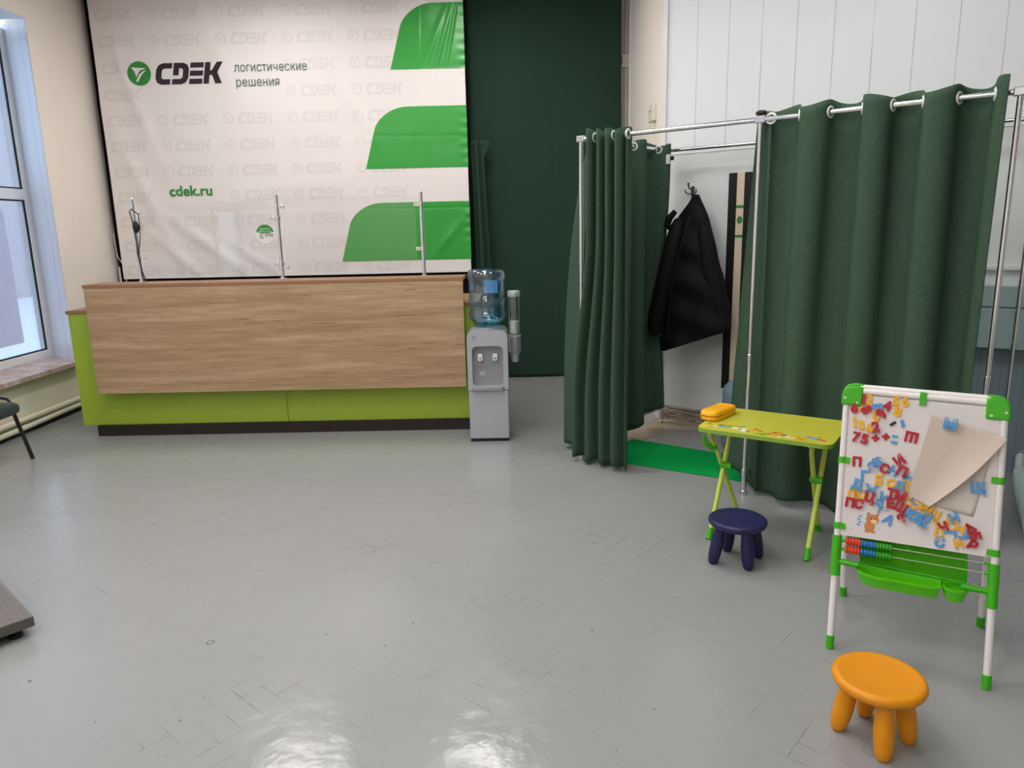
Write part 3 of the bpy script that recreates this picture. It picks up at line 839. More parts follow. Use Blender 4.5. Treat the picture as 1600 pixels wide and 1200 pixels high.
for x, pm in ((-0.052, MT['red_print']), (0.052, MT['blue_print'])):
    tp = MB(); tp.box(x - 0.017, x + 0.017, 0.012, 0.052, 0.585, 0.632)
    tap = tp.build('tap', MT['white_plastic'], t, smooth=False, bevel=0.004)
    MB().lathe([(0.007, 0.566), (0.009, 0.586)], (x + 0.003, 0.026, 0), 14).build('spout', MT['silver_dark'], tap)
    MB().box(x - 0.008, x + 0.008, 0.0105, 0.0122, 0.598, 0.606).build('tap_mark', MT['navy_print'] if x > 0 else MT['red_print'], tap, smooth=False)
    MB().box(x - 0.02, x + 0.016, 0.0512, 0.0521, 0.535, 0.5385).build('temperature_mark', pm, t, smooth=False)
cap_ = MB()
for k in range(3): cap_.box(-0.062, -0.02 - 0.006 * (k % 2), 0.0512, 0.0521, 0.478 + 0.010 * k, 0.4815 + 0.010 * k)
cap_.build('caution_print', MT['white_plastic'], t, smooth=False)
hexp = [(0.016 * math.cos(R_(60 * k + 30)), 0.016 * math.sin(R_(60 * k + 30))) for k in range(6)]
hx = MB()
for k in range(5):
    a, b = hexp[k], hexp[k + 1]
    hx.prism([a, b, (b[0] * .8, b[1] * .8), (a[0] * .8, a[1] * .8)], lambda p, q, d: (p - 0.088, d, q + 0.748), -0.0006, 0.0)
hx.build('maker_emblem', MT['navy_print'], t, smooth=False)

t = thing('water_bottle', 'large blue clear water bottle upside down on the silver cooler', 'bottle', (-0.2265, 5.187, 0.8))
pf = [(0.028, 0.004), (0.030, 0.020), (0.060, 0.030), (0.100, 0.042), (0.124, 0.062), (0.132, 0.085), (0.132, 0.105), (0.125, 0.118), (0.124, 0.150), (0.124, 0.175), (0.131, 0.186),
      (0.131, 0.202), (0.124, 0.214), (0.124, 0.300), (0.125, 0.338), (0.133, 0.350), (0.133, 0.385), (0.124, 0.405), (0.105, 0.414), (0.095, 0.409), (0.02, 0.405), (0.0001, 0.405)]
MB().lathe(pf, n=48).build('shell', MT['bottle'], t, ang=60)
wt = [(0.0001, 0.006), (0.024, 0.006), (0.027, 0.022), (0.060, 0.034), (0.098, 0.046), (0.121, 0.065), (0.128, 0.086), (0.128, 0.104), (0.121, 0.118), (0.120, 0.128), (0.0001, 0.128)]
MB().lathe(wt, n=48).build('water', MT['water'], t, ang=50)
lb = MB(); lb.grid(14, 6, lambda u, v: (0.1225 * math.cos(R_(52 + 50 * u)), 0.1225 * math.sin(R_(52 + 50 * u)), 0.235 + 0.09 * v))
lb.build('label', mat('pale_blue_light_patch', lin(140, 190, 235), 0.5), t)  # light through the bottle painted as a pale blue patch, no real label

t = thing('cup_dispenser', 'grey cup dispenser with clear tube on the right side of the water cooler', 'cup dispenser', (-0.036, 5.17, 0))
MB().lathe([(0.040, 0.735), (0.040, 1.03)], n=32).build('tube', MT['clear'], t)
MB().lathe([(0.042, 1.020), (0.044, 1.030), (0.044, 1.052), (0.038, 1.060), (0.0001, 1.062)], n=32).build('cap', MT['silver'], t)
MB().lathe([(0.041, 0.725), (0.046, 0.735), (0.046, 0.748), (0.041, 0.750), (0.041, 0.728)], n=32).build('collar', MT['silver'], t)
MB().lathe([(0.036, 0.61), (0.042, 0.625), (0.042, 0.724), (0.030, 0.726)], n=32).build('holder', MT['silver_dark'], t)
MB().box(-0.0475, -0.030, -0.03, 0.03, 0.625, 0.735).build('bracket', MT['silver_dark'], t, smooth=False, bevel=0.003)
MB().lathe([(0.022, 0.555), (0.024, 0.553), (0.033, 0.622), (0.030, 0.624)], n=28).build('cup_outlet', MT['silver'], t)
tag(MB().lathe([(0.024, 0.752), (0.033, 0.756), (0.034, 0.842), (0.030, 0.845), (0.0001, 0.838)], (-0.036, 5.17, 0), 28).build('paper_cups', MT['cup_white']), 'stack of white paper cups inside the clear dispenser tube', 'cups', kind='stuff')

# ------------------------------------------------------------------ fitting rooms
BF, BB, ZR = 3.83, 4.93, 2.0
AP = (-2.535, -1.452, -0.364)
t = thing('fitting_room_frame', 'chrome tube frame of the two fitting rooms along the white wall', 'fitting room frame', B(AP[0], BF, 0), -TH)
def LB(a, b, z): return (a - AP[0], b - BF, z)
for a in AP:
    for b in (BF, BB):
        p = MB(); p.tube([LB(a, b, 0.0), LB(a, b, ZR + 0.004)], 0.0125, 18)
        po = p.build('pole', MT['chrome'], t)
        j = MB()
        for z in (0.13, 0.78):
            j.lathe([(0.0128, -0.02), (0.0155, -0.017), (0.0155, 0.017), (0.0128, 0.02)], LB(a, b, z), 18)
        j.build('joint_sleeve', MT['chrome'], po)
        MB().lathe([(0.017, 0.0), (0.017, 0.022), (0.0128, 0.026)], LB(a, b, 0), 18).build('foot', MT['steel'], po)
        h = MB(); h.box(a - AP[0] - 0.026, a - AP[0] + 0.026, b - BF - 0.016, b - BF + 0.016, ZR - 0.018, ZR + 0.019)
        h.build('corner_connector', MT['steel'], po, smooth=False, bevel=0.005)
for i in range(2):
    for b in (BF, BB):
        MB().tube([LB(AP[i] + 0.024, b, ZR), LB(AP[i + 1] - 0.024, b, ZR)], 0.0125, 18).build('rail', MT['chrome'], t)
    MB().tube([LB(AP[i] + 0.012, BB, 0.125), LB(AP[i + 1] - 0.012, BB, 0.125)], 0.011, 16).build('lower_rail', MT['chrome'], t)
for a in AP:
    MB().tube([LB(a, BF + 0.015, ZR), LB(a, BB - 0.015, ZR)], 0.0125, 18).build('rail', MT['chrome'], t)
    MB().tube([LB(a, BF + 0.012, 0.125), LB(a, BB - 0.012, 0.125)], 0.011, 16).build('lower_rail', MT['chrome'], t)
MB().ball(LB(AP[1], BF, ZR + 0.032), 0.028, 0.02, 0.014).build('black_knob', MT['black'], t)


def curtain(name, label, fa, nu, nv, z_top, z_bot, rings, group=None):
    """fa(u, z01) -> (a, b); rings = [(u, along)] with along the rod's direction in (a, b)"""
    o = thing(name, label, 'curtain', B(*fa(0.5, 1.0), 0), -TH, group)
    c0 = fa(0.5, 1.0)
    def fn(u, v):
        vv = v
        a, b = fa(u, vv); zt = z_top(u); zb = z_bot(u)
        return (a - c0[0], b - c0[1], zb + (zt - zb) * vv)
    me = MB().grid(nu, nv, fn)
    me.build('cloth', MT['curtain'], o, solid=0.004, ang=180, offset=0)
    for (u, d) in rings:
        v = (ZR - z_bot(u)) / (z_top(u) - z_bot(u)); a, b = fa(u, v)
        e = 0.004; a1, b1 = fa(u - e, v); a2, b2 = fa(u + e, v)
        nrm = Vector((-(b2 - b1), a2 - a1, 0)).normalized(); q = Vector((a - c0[0], b - c0[1], ZR))
        MB().torus(q, nrm, 0.0235, 0.0065, 28, 10).build('grommet', MT['white_plastic'], o)
    return o


# wide curtain across the right fitting room
RING = (-1.399, -1.258, -1.115, -0.972, -0.845, -0.722, -0.585, -0.452)
def wide(u, v):
    L0, L1 = -1.515, -0.395
    s = L0 + (L1 - L0) * u
    # phase advances by half a turn between two rings
    k = 0
    if s < RING[0]: ph = (RING[0] - s) / 0.141
    elif s >= RING[-1]: ph = len(RING) - 1 + (s - RING[-1]) / 0.133
    else:
        for k in range(len(RING) - 1):
            if RING[k] <= s < RING[k + 1]: ph = k + (s - RING[k]) / (RING[k + 1] - RING[k]); break
    lo = 1 - v
    A = 0.055 - 0.004 * lo
    w = math.sin(PI * ph)
    b = BF + A * w + 0.012 * lo * math.sin(s * 13 + 1) - 0.01 * lo
    a = s - 0.015 * math.sin(2 * PI * ph) * (1 - 0.5 * lo) + 0.018 * lo * math.sin(s * 7)
    if s < RING[0]:
        f = smooth01((RING[0] - s) / 0.141)
        b += (0.07 + 0.06 * lo) * f + 0.02 * lo
        a -= 0.15 * f * lo
    a -= 0.02 * lo * smooth01((s + 0.6) / 0.2)
    return a, b
curtain('wide_curtain', 'wide dark green eyelet curtain closed across the right fitting room', wide, 330, 60,
        lambda u: 2.045 + 0.012 * math.sin(u * 40) + 0.012 * smooth01((u - 0.9) / 0.1), lambda u: 0.030 + 0.012 * math.sin(u * 21 + 1) + 0.05 * smooth01((0.1 - u) / 0.1),
        [((r + 1.515) / 1.12, 0) for r in RING])

# gathered curtain on the front rail of the left fitting room
def gathered(u, v):
    lo = 1 - v
    a0, a1 = -2.460 - 0.11 * smooth01(lo * 1.8 - 0.5), -2.205 + 0.045 * lo
    n = 4.0
    ph = u * n
    w = math.sin(2 * PI * ph + 0.6)
    a = a0 + (a1 - a0) * u - 0.004 * math.sin(4 * PI * ph + 1.2) * (1 - 0.4 * lo)
    b = BF - 0.004 - 0.02 * lo - (0.060 + 0.008 * math.sin(u * 17)) * w * (1 - 0.30 * lo) - 0.035 * lo * u - 0.010 * lo * math.sin(u * 9)
    return a, b
curtain('gathered_curtain', 'dark green curtain gathered in tight folds at the left front pole', gathered, 260, 50,
        lambda u: 2.035 + 0.012 * math.sin(u * 30), lambda u: 0.028 + 0.012 * math.sin(u * 18), [(0.10, 0), (0.60, 0), (0.98, 0)])

# curtain along the open left side of the fitting rooms
SR = (3.955, 4.09, 4.24, 4.455, 4.585, 4.784, 4.895)
def side(u, v):
    s = 3.885 + (4.985 - 3.885) * u; lo = 1 - v
    ph = None
    if s < SR[0]: ph = -(SR[0] - s) / 0.13
    elif s >= SR[-1]: ph = len(SR) - 1 + (s - SR[-1]) / 0.18
    else:
        for k in range(len(SR) - 1):
            if SR[k] <= s < SR[k + 1]: ph = k + (s - SR[k]) / (SR[k + 1] - SR[k]); break
    w = math.sin(PI * ph)
    bulge = 0.19 * (1 - v ** 3) * math.exp(-((s - 3.99) / 0.12) ** 2)
    a = AP[0] - (0.050 + 0.022 * lo) * w * (1 - 0.55 * smooth01((s - 4.8) / 0.15) * lo) - bulge + 0.015 * lo * math.sin(s * 11)
    if s > 4.7: a += 0.02 * (1 - lo) * smooth01((s - 4.7) / 0.2)
    a -= 0.070 * smooth01((s - 4.5) / 0.15) * math.exp(-((v - 0.42) / 0.24) ** 2)      # pushed out by the jacket
    b = s - 0.010 * math.sin(2 * PI * ph)
    return a, b
curtain('side_curtain', 'dark green curtain along the left side of the fitting rooms with a white tag', side, 300, 50,
        lambda u: 2.035 + 0.010 * math.sin(u * 36), lambda u: 0.03 + 0.11 * smooth01((u - 0.35) / 0.5) + 0.015 * math.sin(u * 23), [((s - 3.885) / 1.1, 0) for s in SR])
P = B(-2.462, 4.82, 1.935)
t = thing('curtain_tag', 'small white plastic tag clipped near the top of the side curtain', 'tag', P, -TH)
MB().box(-0.022, 0.012, -0.012, 0.0, -0.035, 0.03).build('tag_card', MT['white_plastic'], t, smooth=False, bevel=0.004)
MB().box(0.012, 0.04, -0.010, -0.002, -0.012, 0.016).build('tag_clip', MT['black'], t, smooth=False, bevel=0.003)

mp = [(-2.49, 3.895), (-1.47, 4.03), (-1.47, 4.475), (-2.49, 4.41)]
tag(MB().prism(mp, lambda a, b, d: B(a, b, d), 0.0016, 0.008).build('turf_mat', MT['mat_green'], smooth=False), 'bright green mat on the floor at the fitting room entrance', 'mat')

# black framed narrow board leaning flat on the wall, plain beige instead of mirror glass
t = thing('framed_panel', 'tall narrow black framed panel with a beige face on the fitting room wall', 'panel', B(-2.012, 5.083, 0.305), -TH)
fr = MB()
x0, x1, hh = -0.107, 0.115, 1.523
fr.box(x0, x0 + 0.058, -0.035, -0.002, 0, hh); fr.box(x1 - 0.11, x1, -0.035, -0.002, 0, hh); fr.box(x0 + 0.058, x1 - 0.11, -0.035, -0.002, 0, 0.02)
fr.build('frame', MT['black'], t, smooth=False, bevel=0.002)
MB().box(x0 + 0.058, x1 - 0.11, -0.030, -0.002, 0.02, hh - 0.001).build('beige_face', mat('beige_board', lin(226, 206, 182), 0.35), t, smooth=False)
gp = MB()
for z0, z1 in ((1.285, 1.305), (1.085, 1.103)): gp.box(x0 + 0.0585, x1 - 0.1105, -0.0312, -0.0301, z0, z1)
gp.prism([(-0.012 + 0.020 * math.cos(k * PI / 8), 1.205 + 0.026 * math.sin(k * PI / 8)) for k in range(16)], lambda a, b, d: (a - 0.008, -d, b), 0.0301, 0.0312)
gp.build('green_print', MT['logo_green'], t, smooth=False)

t = thing('pouf', 'blue grey rounded pouf half hidden behind the green curtain', 'pouf', B(-1.735, 4.69, 0))
MB().lathe([(0.19, 0.03), (0.200, 0.06), (0.203, 0.20), (0.203, 0.36), (0.195, 0.42), (0.165, 0.452), (0.08, 0.462), (0.0001, 0.463)], n=40).build('cushion', MT['pouf'], t)
MB().lathe([(0.17, 0.0), (0.17, 0.03)], n=32).build('base', MT['black'], t)

# hook and jacket
t = thing('coat_hook', 'small three pronged metal coat hook on the white wall above the jacket', 'hook', B(-2.402, 5.086, 1.72), -TH)
MB().box(-0.013, 0.013, -0.006, -0.0005, -0.035, 0.035).build('plate', MT['hook'], t, smooth=False, bevel=0.003)
for s in (-1, 1):
    MB().tube([(0, -0.006, -0.008), (s * 0.022, -0.022, -0.02), (s * 0.040, -0.036, -0.008), (s * 0.044, -0.040, 0.012)], 0.0045, 10).build('prong', MT['hook'], t)
MB().tube([(0, -0.006, 0.01), (0.002, -0.04, 0.012), (0.004, -0.075, 0.02), (0.006, -0.09, 0.045)], 0.0055, 10).build('prong', MT['hook'], t)
MB().ball((0.006, -0.09, 0.05), 0.009).build('prong_tip', MT['hook'], t)

JL = [(1.690, -2.320, -2.285), (1.655, -2.338, -2.266), (1.62, -2.368, -2.246), (1.56, -2.425, -2.212), (1.52, -2.458, -2.194), (1.45, -2.468, -2.172), (1.394, -2.481, -2.150), (1.266, -2.523, -2.112),
      (1.138, -2.560, -2.072), (1.033, -2.586, -2.046), (0.919, -2.615, -2.016), (0.86, -2.630, -2.006), (0.80, -2.644, -1.997), (0.755, -2.640, -2.004), (0.72, -2.60, -2.05), (0.70, -2.560, -2.12), (0.67, -2.50, -2.20)]
t = thing('jacket', 'black padded jacket hanging from the hook in the left fitting room', 'jacket', B(-2.31, 4.9, 0.6), -TH)
def jrow(z):
    for k in range(len(JL) - 1):
        z1, l1, r1 = JL[k]; z0, l0, r0_ = JL[k + 1]
        if z0 <= z <= z1:
            f = (z1 - z) / (z1 - z0); return l1 + (l0 - l1) * f, r1 + (r0_ - r1) * f
    return JL[-1][1:] if z < JL[-1][0] else JL[0][1:]
def jbody(u, v):
    an = 2 * PI * u
    zt = 1.69 - (1.69 - 0.70) * v
    l, r = jrow(zt)
    l2 = l + 0.035 * smooth01(v * 3); l2 = max(l2, -2.53)         # body stops inside the sleeve
    c, hw = (l2 + r) / 2, (r - l2) / 2
    d = 0.030 + 0.080 * smooth01(v * 1.6)
    ca, sa = math.cos(an), math.sin(an)
    a = c + hw * math.copysign(abs(ca) ** 0.75, ca); b = 4.925 - 0.035 * smooth01(v * 2) + d * sa
    if sa > 0: b = 4.925 - 0.035 * smooth01(v * 2) + min(d * sa, 0.06)
    zz = zt
    if v > 0.85:                                                # slanting hem
        f = smooth01((v - 0.85) / 0.15); hem = 0.585 + (a + 2.47) * 0.165 / 0.36 if a < -2.11 else 0.75
        hem = 0.585 + max(0, a + 2.46) * 0.38
        zz = zt * (1 - f) + hem * f
    b -= 0.012 * math.sin(zz * 26 + a * 9) * smooth01(v * 3) * max(0, -sa) + 0.012 * noise.noise(Vector((a * 9, zz * 7, sa)))
    return (a + 2.31, b - 4.9, zz - 0.6)
jb = MB().grid(72, 70, jbody, cu=True)
n0 = 72 * 69
jb.f.append(tuple(n0 + k for k in range(72))); jb.mi.append(0); jb.f.append(tuple(range(71, -1, -1))); jb.mi.append(0)
jb.build('body', MT['coat'], t, ang=180)
def tubez(name, pts, rs, n=20, squash=1.0):
    mb = MB(); mb.tube(pts, rs, n); o = mb.build(name, MT['coat'], t, sub=1, ang=180); return o
tubez('sleeve', [(-0.075, -0.04, 0.94), (-0.085, -0.09, 0.83), (-0.100, -0.115, 0.70), (-0.125, -0.130, 0.57), (-0.150, -0.138, 0.43), (-0.178, -0.140, 0.31), (-0.198, -0.140, 0.21), (-0.198, -0.138, 0.13), (-0.190, -0.136, 0.105)],
      [0.040, 0.055, 0.062, 0.064, 0.064, 0.063, 0.062, 0.060, 0.048])
tubez('sleeve', [(0.085, -0.02, 0.92), (0.115, -0.035, 0.80), (0.15, -0.04, 0.62), (0.19, -0.035, 0.45), (0.225, -0.02, 0.32), (0.25, -0.005, 0.215), (0.262, 0.0, 0.165)],
      [0.035, 0.060, 0.070, 0.072, 0.068, 0.058, 0.045])
MB().tube([(-0.105, -0.06, 0.98), (-0.140, -0.085, 0.93), (-0.150, -0.085, 0.885), (-0.125, -0.075, 0.85)], [0.018, 0.026, 0.024, 0.015], 14).build('collar', MT['coat'], t)
MB().tube([(0.012, -0.085, 0.94), (-0.03, -0.118, 0.72), (-0.075, -0.138, 0.48), (-0.095, -0.142, 0.25), (-0.105, -0.138, 0.08)], 0.004, 8).build('zip', MT['black'], t)
for i in range(3):
    MB().obox((-0.115 - 0.012 * i, -0.128 - 0.004 * i, 0.62 - 0.10 * i), (0.022, 0, 0.004), (0, 0.004, 0), (0, 0, 0.008)).build('button_tab', MT['coat'], t, smooth=False, bevel=0.003)

# lagged pipe leaving the wall at the right
t = thing('lagged_pipe', 'thick pale teal pipe bending along the floor behind the easel', 'pipe', B(-0.27, 4.99, 0), -TH)
MB().tube([(0.0, 0.075, 0.13), (0.0, 0.02, 0.132), (0.0, -0.02, 0.12), (0.004, -0.05, 0.085), (0.01, -0.09, 0.055)], 0.022, 16).build('elbow', MT['pipe_teal'], t)
MB().tube([(0.01, -0.07, 0.07), (0.025, -0.16, 0.049), (0.075, -0.50, 0.048), (0.165, -1.1, 0.048), (0.275, -1.87, 0.048), (0.40, -2.7, 0.048)], [0.030, 0.042, 0.046, 0.046, 0.046, 0.046], 22).build('lagging', MT['pipe_teal'], t)
MB().torus((0.0, 0.02, 0.132), (0, 1, 0), 0.026, 0.006).build('collar_ring', MT['slate'], t)

# ------------------------------------------------------------------ children's table
TA = math.atan2(2.991 - 3.320, 1.315 - 0.817)
t = thing('folding_table', 'small lime green folding children table with crossed tube legs', 'table', (0.817, 3.320, 0), TA)
TW, TD, TZ = 0.597, 0.454, 0.56
MB().prism(rrect(0, TW, 0, TD, 0.045, 8), lambda a, b, d: (a, b, d), TZ - 0.018, TZ).build('tabletop', MT['table_green'], t, ang=30)
eb = MB(); ring = rrect(-0.0015, TW + 0.0015, -0.0015, TD + 0.0015, 0.0465, 8); n = len(ring)
eb.add([(a, b, TZ - 0.0185) for a, b in ring] + [(a, b, TZ - 0.001) for a, b in ring], [(i, (i + 1) % n, n + (i + 1) % n, n + i) for i in range(n)])
eb.build('edge_band', MT['table_edge'], t, ang=30)
rp = random.Random(5)
pm = [MT['red_print'], MT['cup_white'], MT['case_yellow'], MT['green_plastic'], MT['orange_yellow'], MT['blue_print'], MT['logo_dark'], MT['mr']]
for k in range(46):
    px = 0.03 + 0.535 * (k + rp.random()) / 46; py = 0.022 + rp.random() * 0.10
    if px > 0.56: py = max(py, .04)
    if px < 0.14 and py > 0.11: py -= 0.03
    r = 0.009 + rp.random() * 0.011; q = rp.random() * PI; nn = rp.choice((4, 5, 6, 9))
    poly = [(px + r * rp.uniform(.7, 1.5) * math.cos(q + 2 * PI * i / nn), py + r * rp.uniform(.5, 1.0) * math.sin(q + 2 * PI * i / nn)) for i in range(nn)]
    MB().prism(poly, lambda a, b, d: (a, b, d), TZ + 0.0002, TZ + 0.0005 + 0.00001 * k).build('picture_print', pm[rp.choice((0, 0, 1, 1, 2, 3, 4, 4, 5, 6, 7))], t, smooth=False)


def arc(p, c, q, n=6):
    p, c, q = Vector(p), Vector(c), Vector(q)
    return [p * (1 - s) ** 2 + c * 2 * s * (1 - s) + q * s * s for s in [i / n for i in range(n + 1)]]


RT = 0.0115
for x, xin, name in ((0.068, 0.12, 'left'), (0.517, 0.475, 'right')):
    s = 1 if x < 0.3 else -1
    xa, xb = x, x + s * 0.027
    # front foot rising to the back of the top, and back foot rising to the front
    pA = [(xa, 0.052, 0.022), (xa, 0.36, 0.50)]
    xt = 0.030 if s > 0 else xb                                     # the left rear tube splays outwards
    pB = [(xb, 0.40, 0.022), ((xb + xt * 2.6) / 3.6, 0.185, 0.40), (xt, 0.145, 0.47)] + arc((xt - s * 0.004, 0.128, 0.497), (xt, 0.105, 0.532), (xt + s * 0.06, 0.105, 0.532))
    pA = [(xa, 0.052, 0.022), (xa, 0.325, 0.48)] + arc((xa, 0.335, 0.497), (xa, 0.355, 0.532), (xa + s * 0.05, 0.355, 0.532))
    for pts in (pA, pB):
        leg = MB().tube(pts, RT, 16).build('leg', MT['table_leg'], t)
        f = Vector(pts[0]); d = (Vector(pts[1]) - f).normalized()
        MB().tube([f - Vector((0, d.y / d.z * 0.022, 0.022)), f + d * 0.03], [0.0155, 0.0145], 16).build('foot_cap', MT['green_plastic'], leg)
    m_ = (xa + xb) / 2
    MB().tube([(xa - s * 0.014, 0.218, 0.325), (xb + s * 0.014, 0.218, 0.325)], 0.016, 14).build('hinge_connector', MT['green_plastic'], t)
MB().tube([(0.092, 0.105, 0.532), (0.47, 0.105, 0.532)], RT, 14).build('cross_tube', MT['table_leg'], t)
MB().tube([(0.118, 0.355, 0.532), (0.47, 0.355, 0.532)], RT, 14).build('cross_tube', MT['table_leg'], t)
hk = MB(); hk.tube([(0.05, 0.165, 0.425), (0.03, 0.150, 0.425), (0.005, 0.13, 0.45), (-0.008, 0.125, 0.49)], [0.013, 0.014, 0.012, 0.008], 12)
hk.build('clip_hook', MT['green_plastic'], t)

t = thing('pencil_case', 'yellow plastic pencil case lying on the left end of the lime table', 'pencil case', (0.975, 3.515, TZ + 0.0008), math.atan2(0.18, 0.16))
def shell(u, v):
    poly = rrect(-0.118, 0.118, -0.047, 0.047, 0.034, 8)
    return poly
base = rrect(-0.118, 0.118, -0.047, 0.047, 0.036, 8)
cs = MB(); nb = len(base); lv = [(0.93, 0.0), (1.0, 0.006), (1.0, 0.022)]
for i, (k, z) in enumerate(lv): cs.v += [(a * k, b * k, z) for a, b in base]
for i in range(len(lv) - 1):
    for k in range(nb): cs.f.append((i * nb + k, i * nb + (k + 1) % nb, (i + 1) * nb + (k + 1) % nb, (i + 1) * nb + k)); cs.mi.append(0)
cs.f += [tuple(range(nb - 1, -1, -1)), tuple(2 * nb + k for k in range(nb))]; cs.mi += [0, 0]
cs.build('case_tray', MT['case_yellow'], t, ang=50)
cs = MB(); lv = [(1.03, 0.0222), (1.03, 0.031), (0.97, 0.040), (0.86, 0.044), (0.55, 0.046)]
for i, (k, z) in enumerate(lv): cs.v += [(a * k, b * k, z + 0.004 * (a < -0.05)) for a, b in base]
for i in range(len(lv) - 1):
    for k in range(nb): cs.f.append((i * nb + k, i * nb + (k + 1) % nb, (i + 1) * nb + (k + 1) % nb, (i + 1) * nb + k)); cs.mi.append(0)
cs.f += [tuple(range(nb - 1, -1, -1)), tuple(4 * nb + k for k in range(nb))]; cs.mi += [0, 0]
cs.build('case_lid', MT['case_yellow'], t, ang=50)
rb = MB()
for k in range(5): rb.box(0.045 + 0.010 * k, 0.050 + 0.010 * k, -0.034, 0.034, 0.043, 0.0465)
rb.box(-0.06, 0.02, -0.018, 0.018, 0.045, 0.0475)
rb.build('lid_ribs', MT['case_yellow'], t, smooth=False, bevel=0.0015)


# ------------------------------------------------------------------ stools
def stool(name, label, m, loc, feet, s=1.0):
    t = thing(name, label, 'stool', loc, 0, 'plastic children stools')
    R0 = 0.127
    pf = [(0.0001, 0.172), (0.09, 0.172), (0.112, 0.175), (0.124, 0.183), (0.1275, 0.193), (0.125, 0.203), (0.118, 0.2085), (0.108, 0.2095), (0.098, 0.2065), (0.05, 0.2045), (0.0001, 0.204)]
    MB().lathe(pf, n=56).build('seat', m, t, ang=80)
    for (fx, fy) in feet:
        f = Vector((fx, fy, 0)); top = Vector((fx * 0.72, fy * 0.72, 0.176)); d = top - f
        prof = [(0.0, 0.017), (0.03, 0.021), (0.10, 0.0235), (0.25, 0.0275), (0.42, 0.0285), (0.60, 0.0275), (0.80, 0.0245), (1.0, 0.021)]
        # rounded toe
        pts = []; rs = []
        for k, (z, r) in enumerate(((0.0, 0.012), (0.004, 0.0175), (0.012, 0.0215))): pts.append(f + d * (z / 0.176)); rs.append(r)
        for q, r in ((0.14, 0.0245), (0.28, 0.0275), (0.45, 0.0285), (0.62, 0.0275), (0.82, 0.0245), (1.0, 0.0215)): pts.append(f + d * q); rs.append(r)
        mb = MB(); vs = []
        n = 24
        for p, r in zip(pts, rs):
            for k in range(n): vs.append((p.x + r * math.cos(2 * PI * k / n), p.y + r * math.sin(2 * PI * k / n), p.z))
        fs = [tuple(range(n - 1, -1, -1)), tuple((len(pts) - 1) * n + k for k in range(n))]
        for i in range(len(pts) - 1):
            for k in range(n): fs.append((i * n + k, i * n + (k + 1) % n, (i + 1) * n + (k + 1) % n, (i + 1) * n + k))
        mb.add(vs, fs); mb.build('leg', m, t, ang=60)
    return t


def feet_at(c, pts): return [(x - c[0], y - c[1]) for x, y in pts]
c = (0.957, 3.075)
stool('kids_stool', 'dark navy blue round stool standing in front of the lime green table', MT['navy'], (*c, 0), feet_at(c, ((0.847, 3.055), (0.985, 2.985), (1.068, 3.105), (0.945, 3.180))))
c = (1.022, 1.904)
stool('kids_stool', 'orange yellow round stool standing in front of the easel', MT['orange_yellow'], (*c, 0), feet_at(c, ((0.933, 1.945), (1.005, 1.812), (1.112, 1.880), (1.040, 2.005))))

# ------------------------------------------------------------------ easel
EA = -math.radians(31.607)
F0 = Vector((1.088, 2.375, 0))
UL = Vector((0, 0.22, 0.905)).normalized(); NL = Vector((1, 0, 0)).cross(UL)      # board plane, in the easel's own axes
SHX = -0.035
def Q(u, w, d=0.0):
    """u along the foot line, w up the board, d out towards the viewer; the frame leans a little to the left"""
    return Vector((u, 0, 0)) + UL * w + NL * d
def QS(u, w, d=0.0): return Q(u + SHX * w, w, d)
t = thing('easel', 'white and green children easel with magnetic board, abacus and tray', 'easel', F0, EA)
WT = 0.9435
for u, nm in ((0.0, 'l'), (0.473, 'r')):
    lg = MB().tube([QS(u, 0.02), QS(u, 0.90)], 0.0115, 18).build('front_leg', MT['easel_white'], t)
    MB().tube([QS(u, 0.0), QS(u, 0.045)], [0.0135, 0.0145], 16).build('foot_cap', MT['green_plastic'], lg)
    top = Vector(QS(u, 0.915)) + Vector((0, 0.035, -0.01)); ft = Vector((u - 0.017, 0.43, 0.0))
    d = (top - ft).normalized()
    lg = MB().tube([ft + d * 0.02, top], 0.0115, 18).build('rear_leg', MT['easel_white'], t)
    MB().tube([ft + Vector((0, 0, 0.0)), ft + d * 0.045], [0.0135, 0.0145], 16).build('foot_cap', MT['green_plastic'], lg)
    MB().tube([QS(u, 0.262), QS(u, 0.405)], 0.0165, 18).build('leg_sleeve', MT['green_plastic'], t)
    for w in (0.44, 0.675):
        c_ = MB(); c_.tube([QS(u, w - 0.011), QS(u, w + 0.011)], 0.0145, 18); c_.obox(QS(u + (0.014 if u < 0.2 else -0.014), w), (0.010, 0, 0), UL * 0.010, NL * 0.012)
        c_.build('frame_clamp', MT['green_plastic'], t)
MB().tube([QS(0.04, 0.925), QS(0.433, 0.925)], 0.0115, 16).build('top_tube', MT['easel_white'], t)
MB().tube([QS(0.04, 0.937) + Vector((0, 0.027, -0.004)), QS(0.433, 0.937) + Vector((0, 0.027, -0.004))], 0.0115, 16).build('top_tube', MT['easel_white'], t)
c_ = MB(); c_.tube([QS(0.229, 0.925), QS(0.249, 0.925)], 0.0145, 18); c_.obox(QS(0.239, 0.918), (0.010, 0, 0), UL * 0.022, NL * 0.0145); c_.build('frame_clamp', MT['green_plastic'], t)
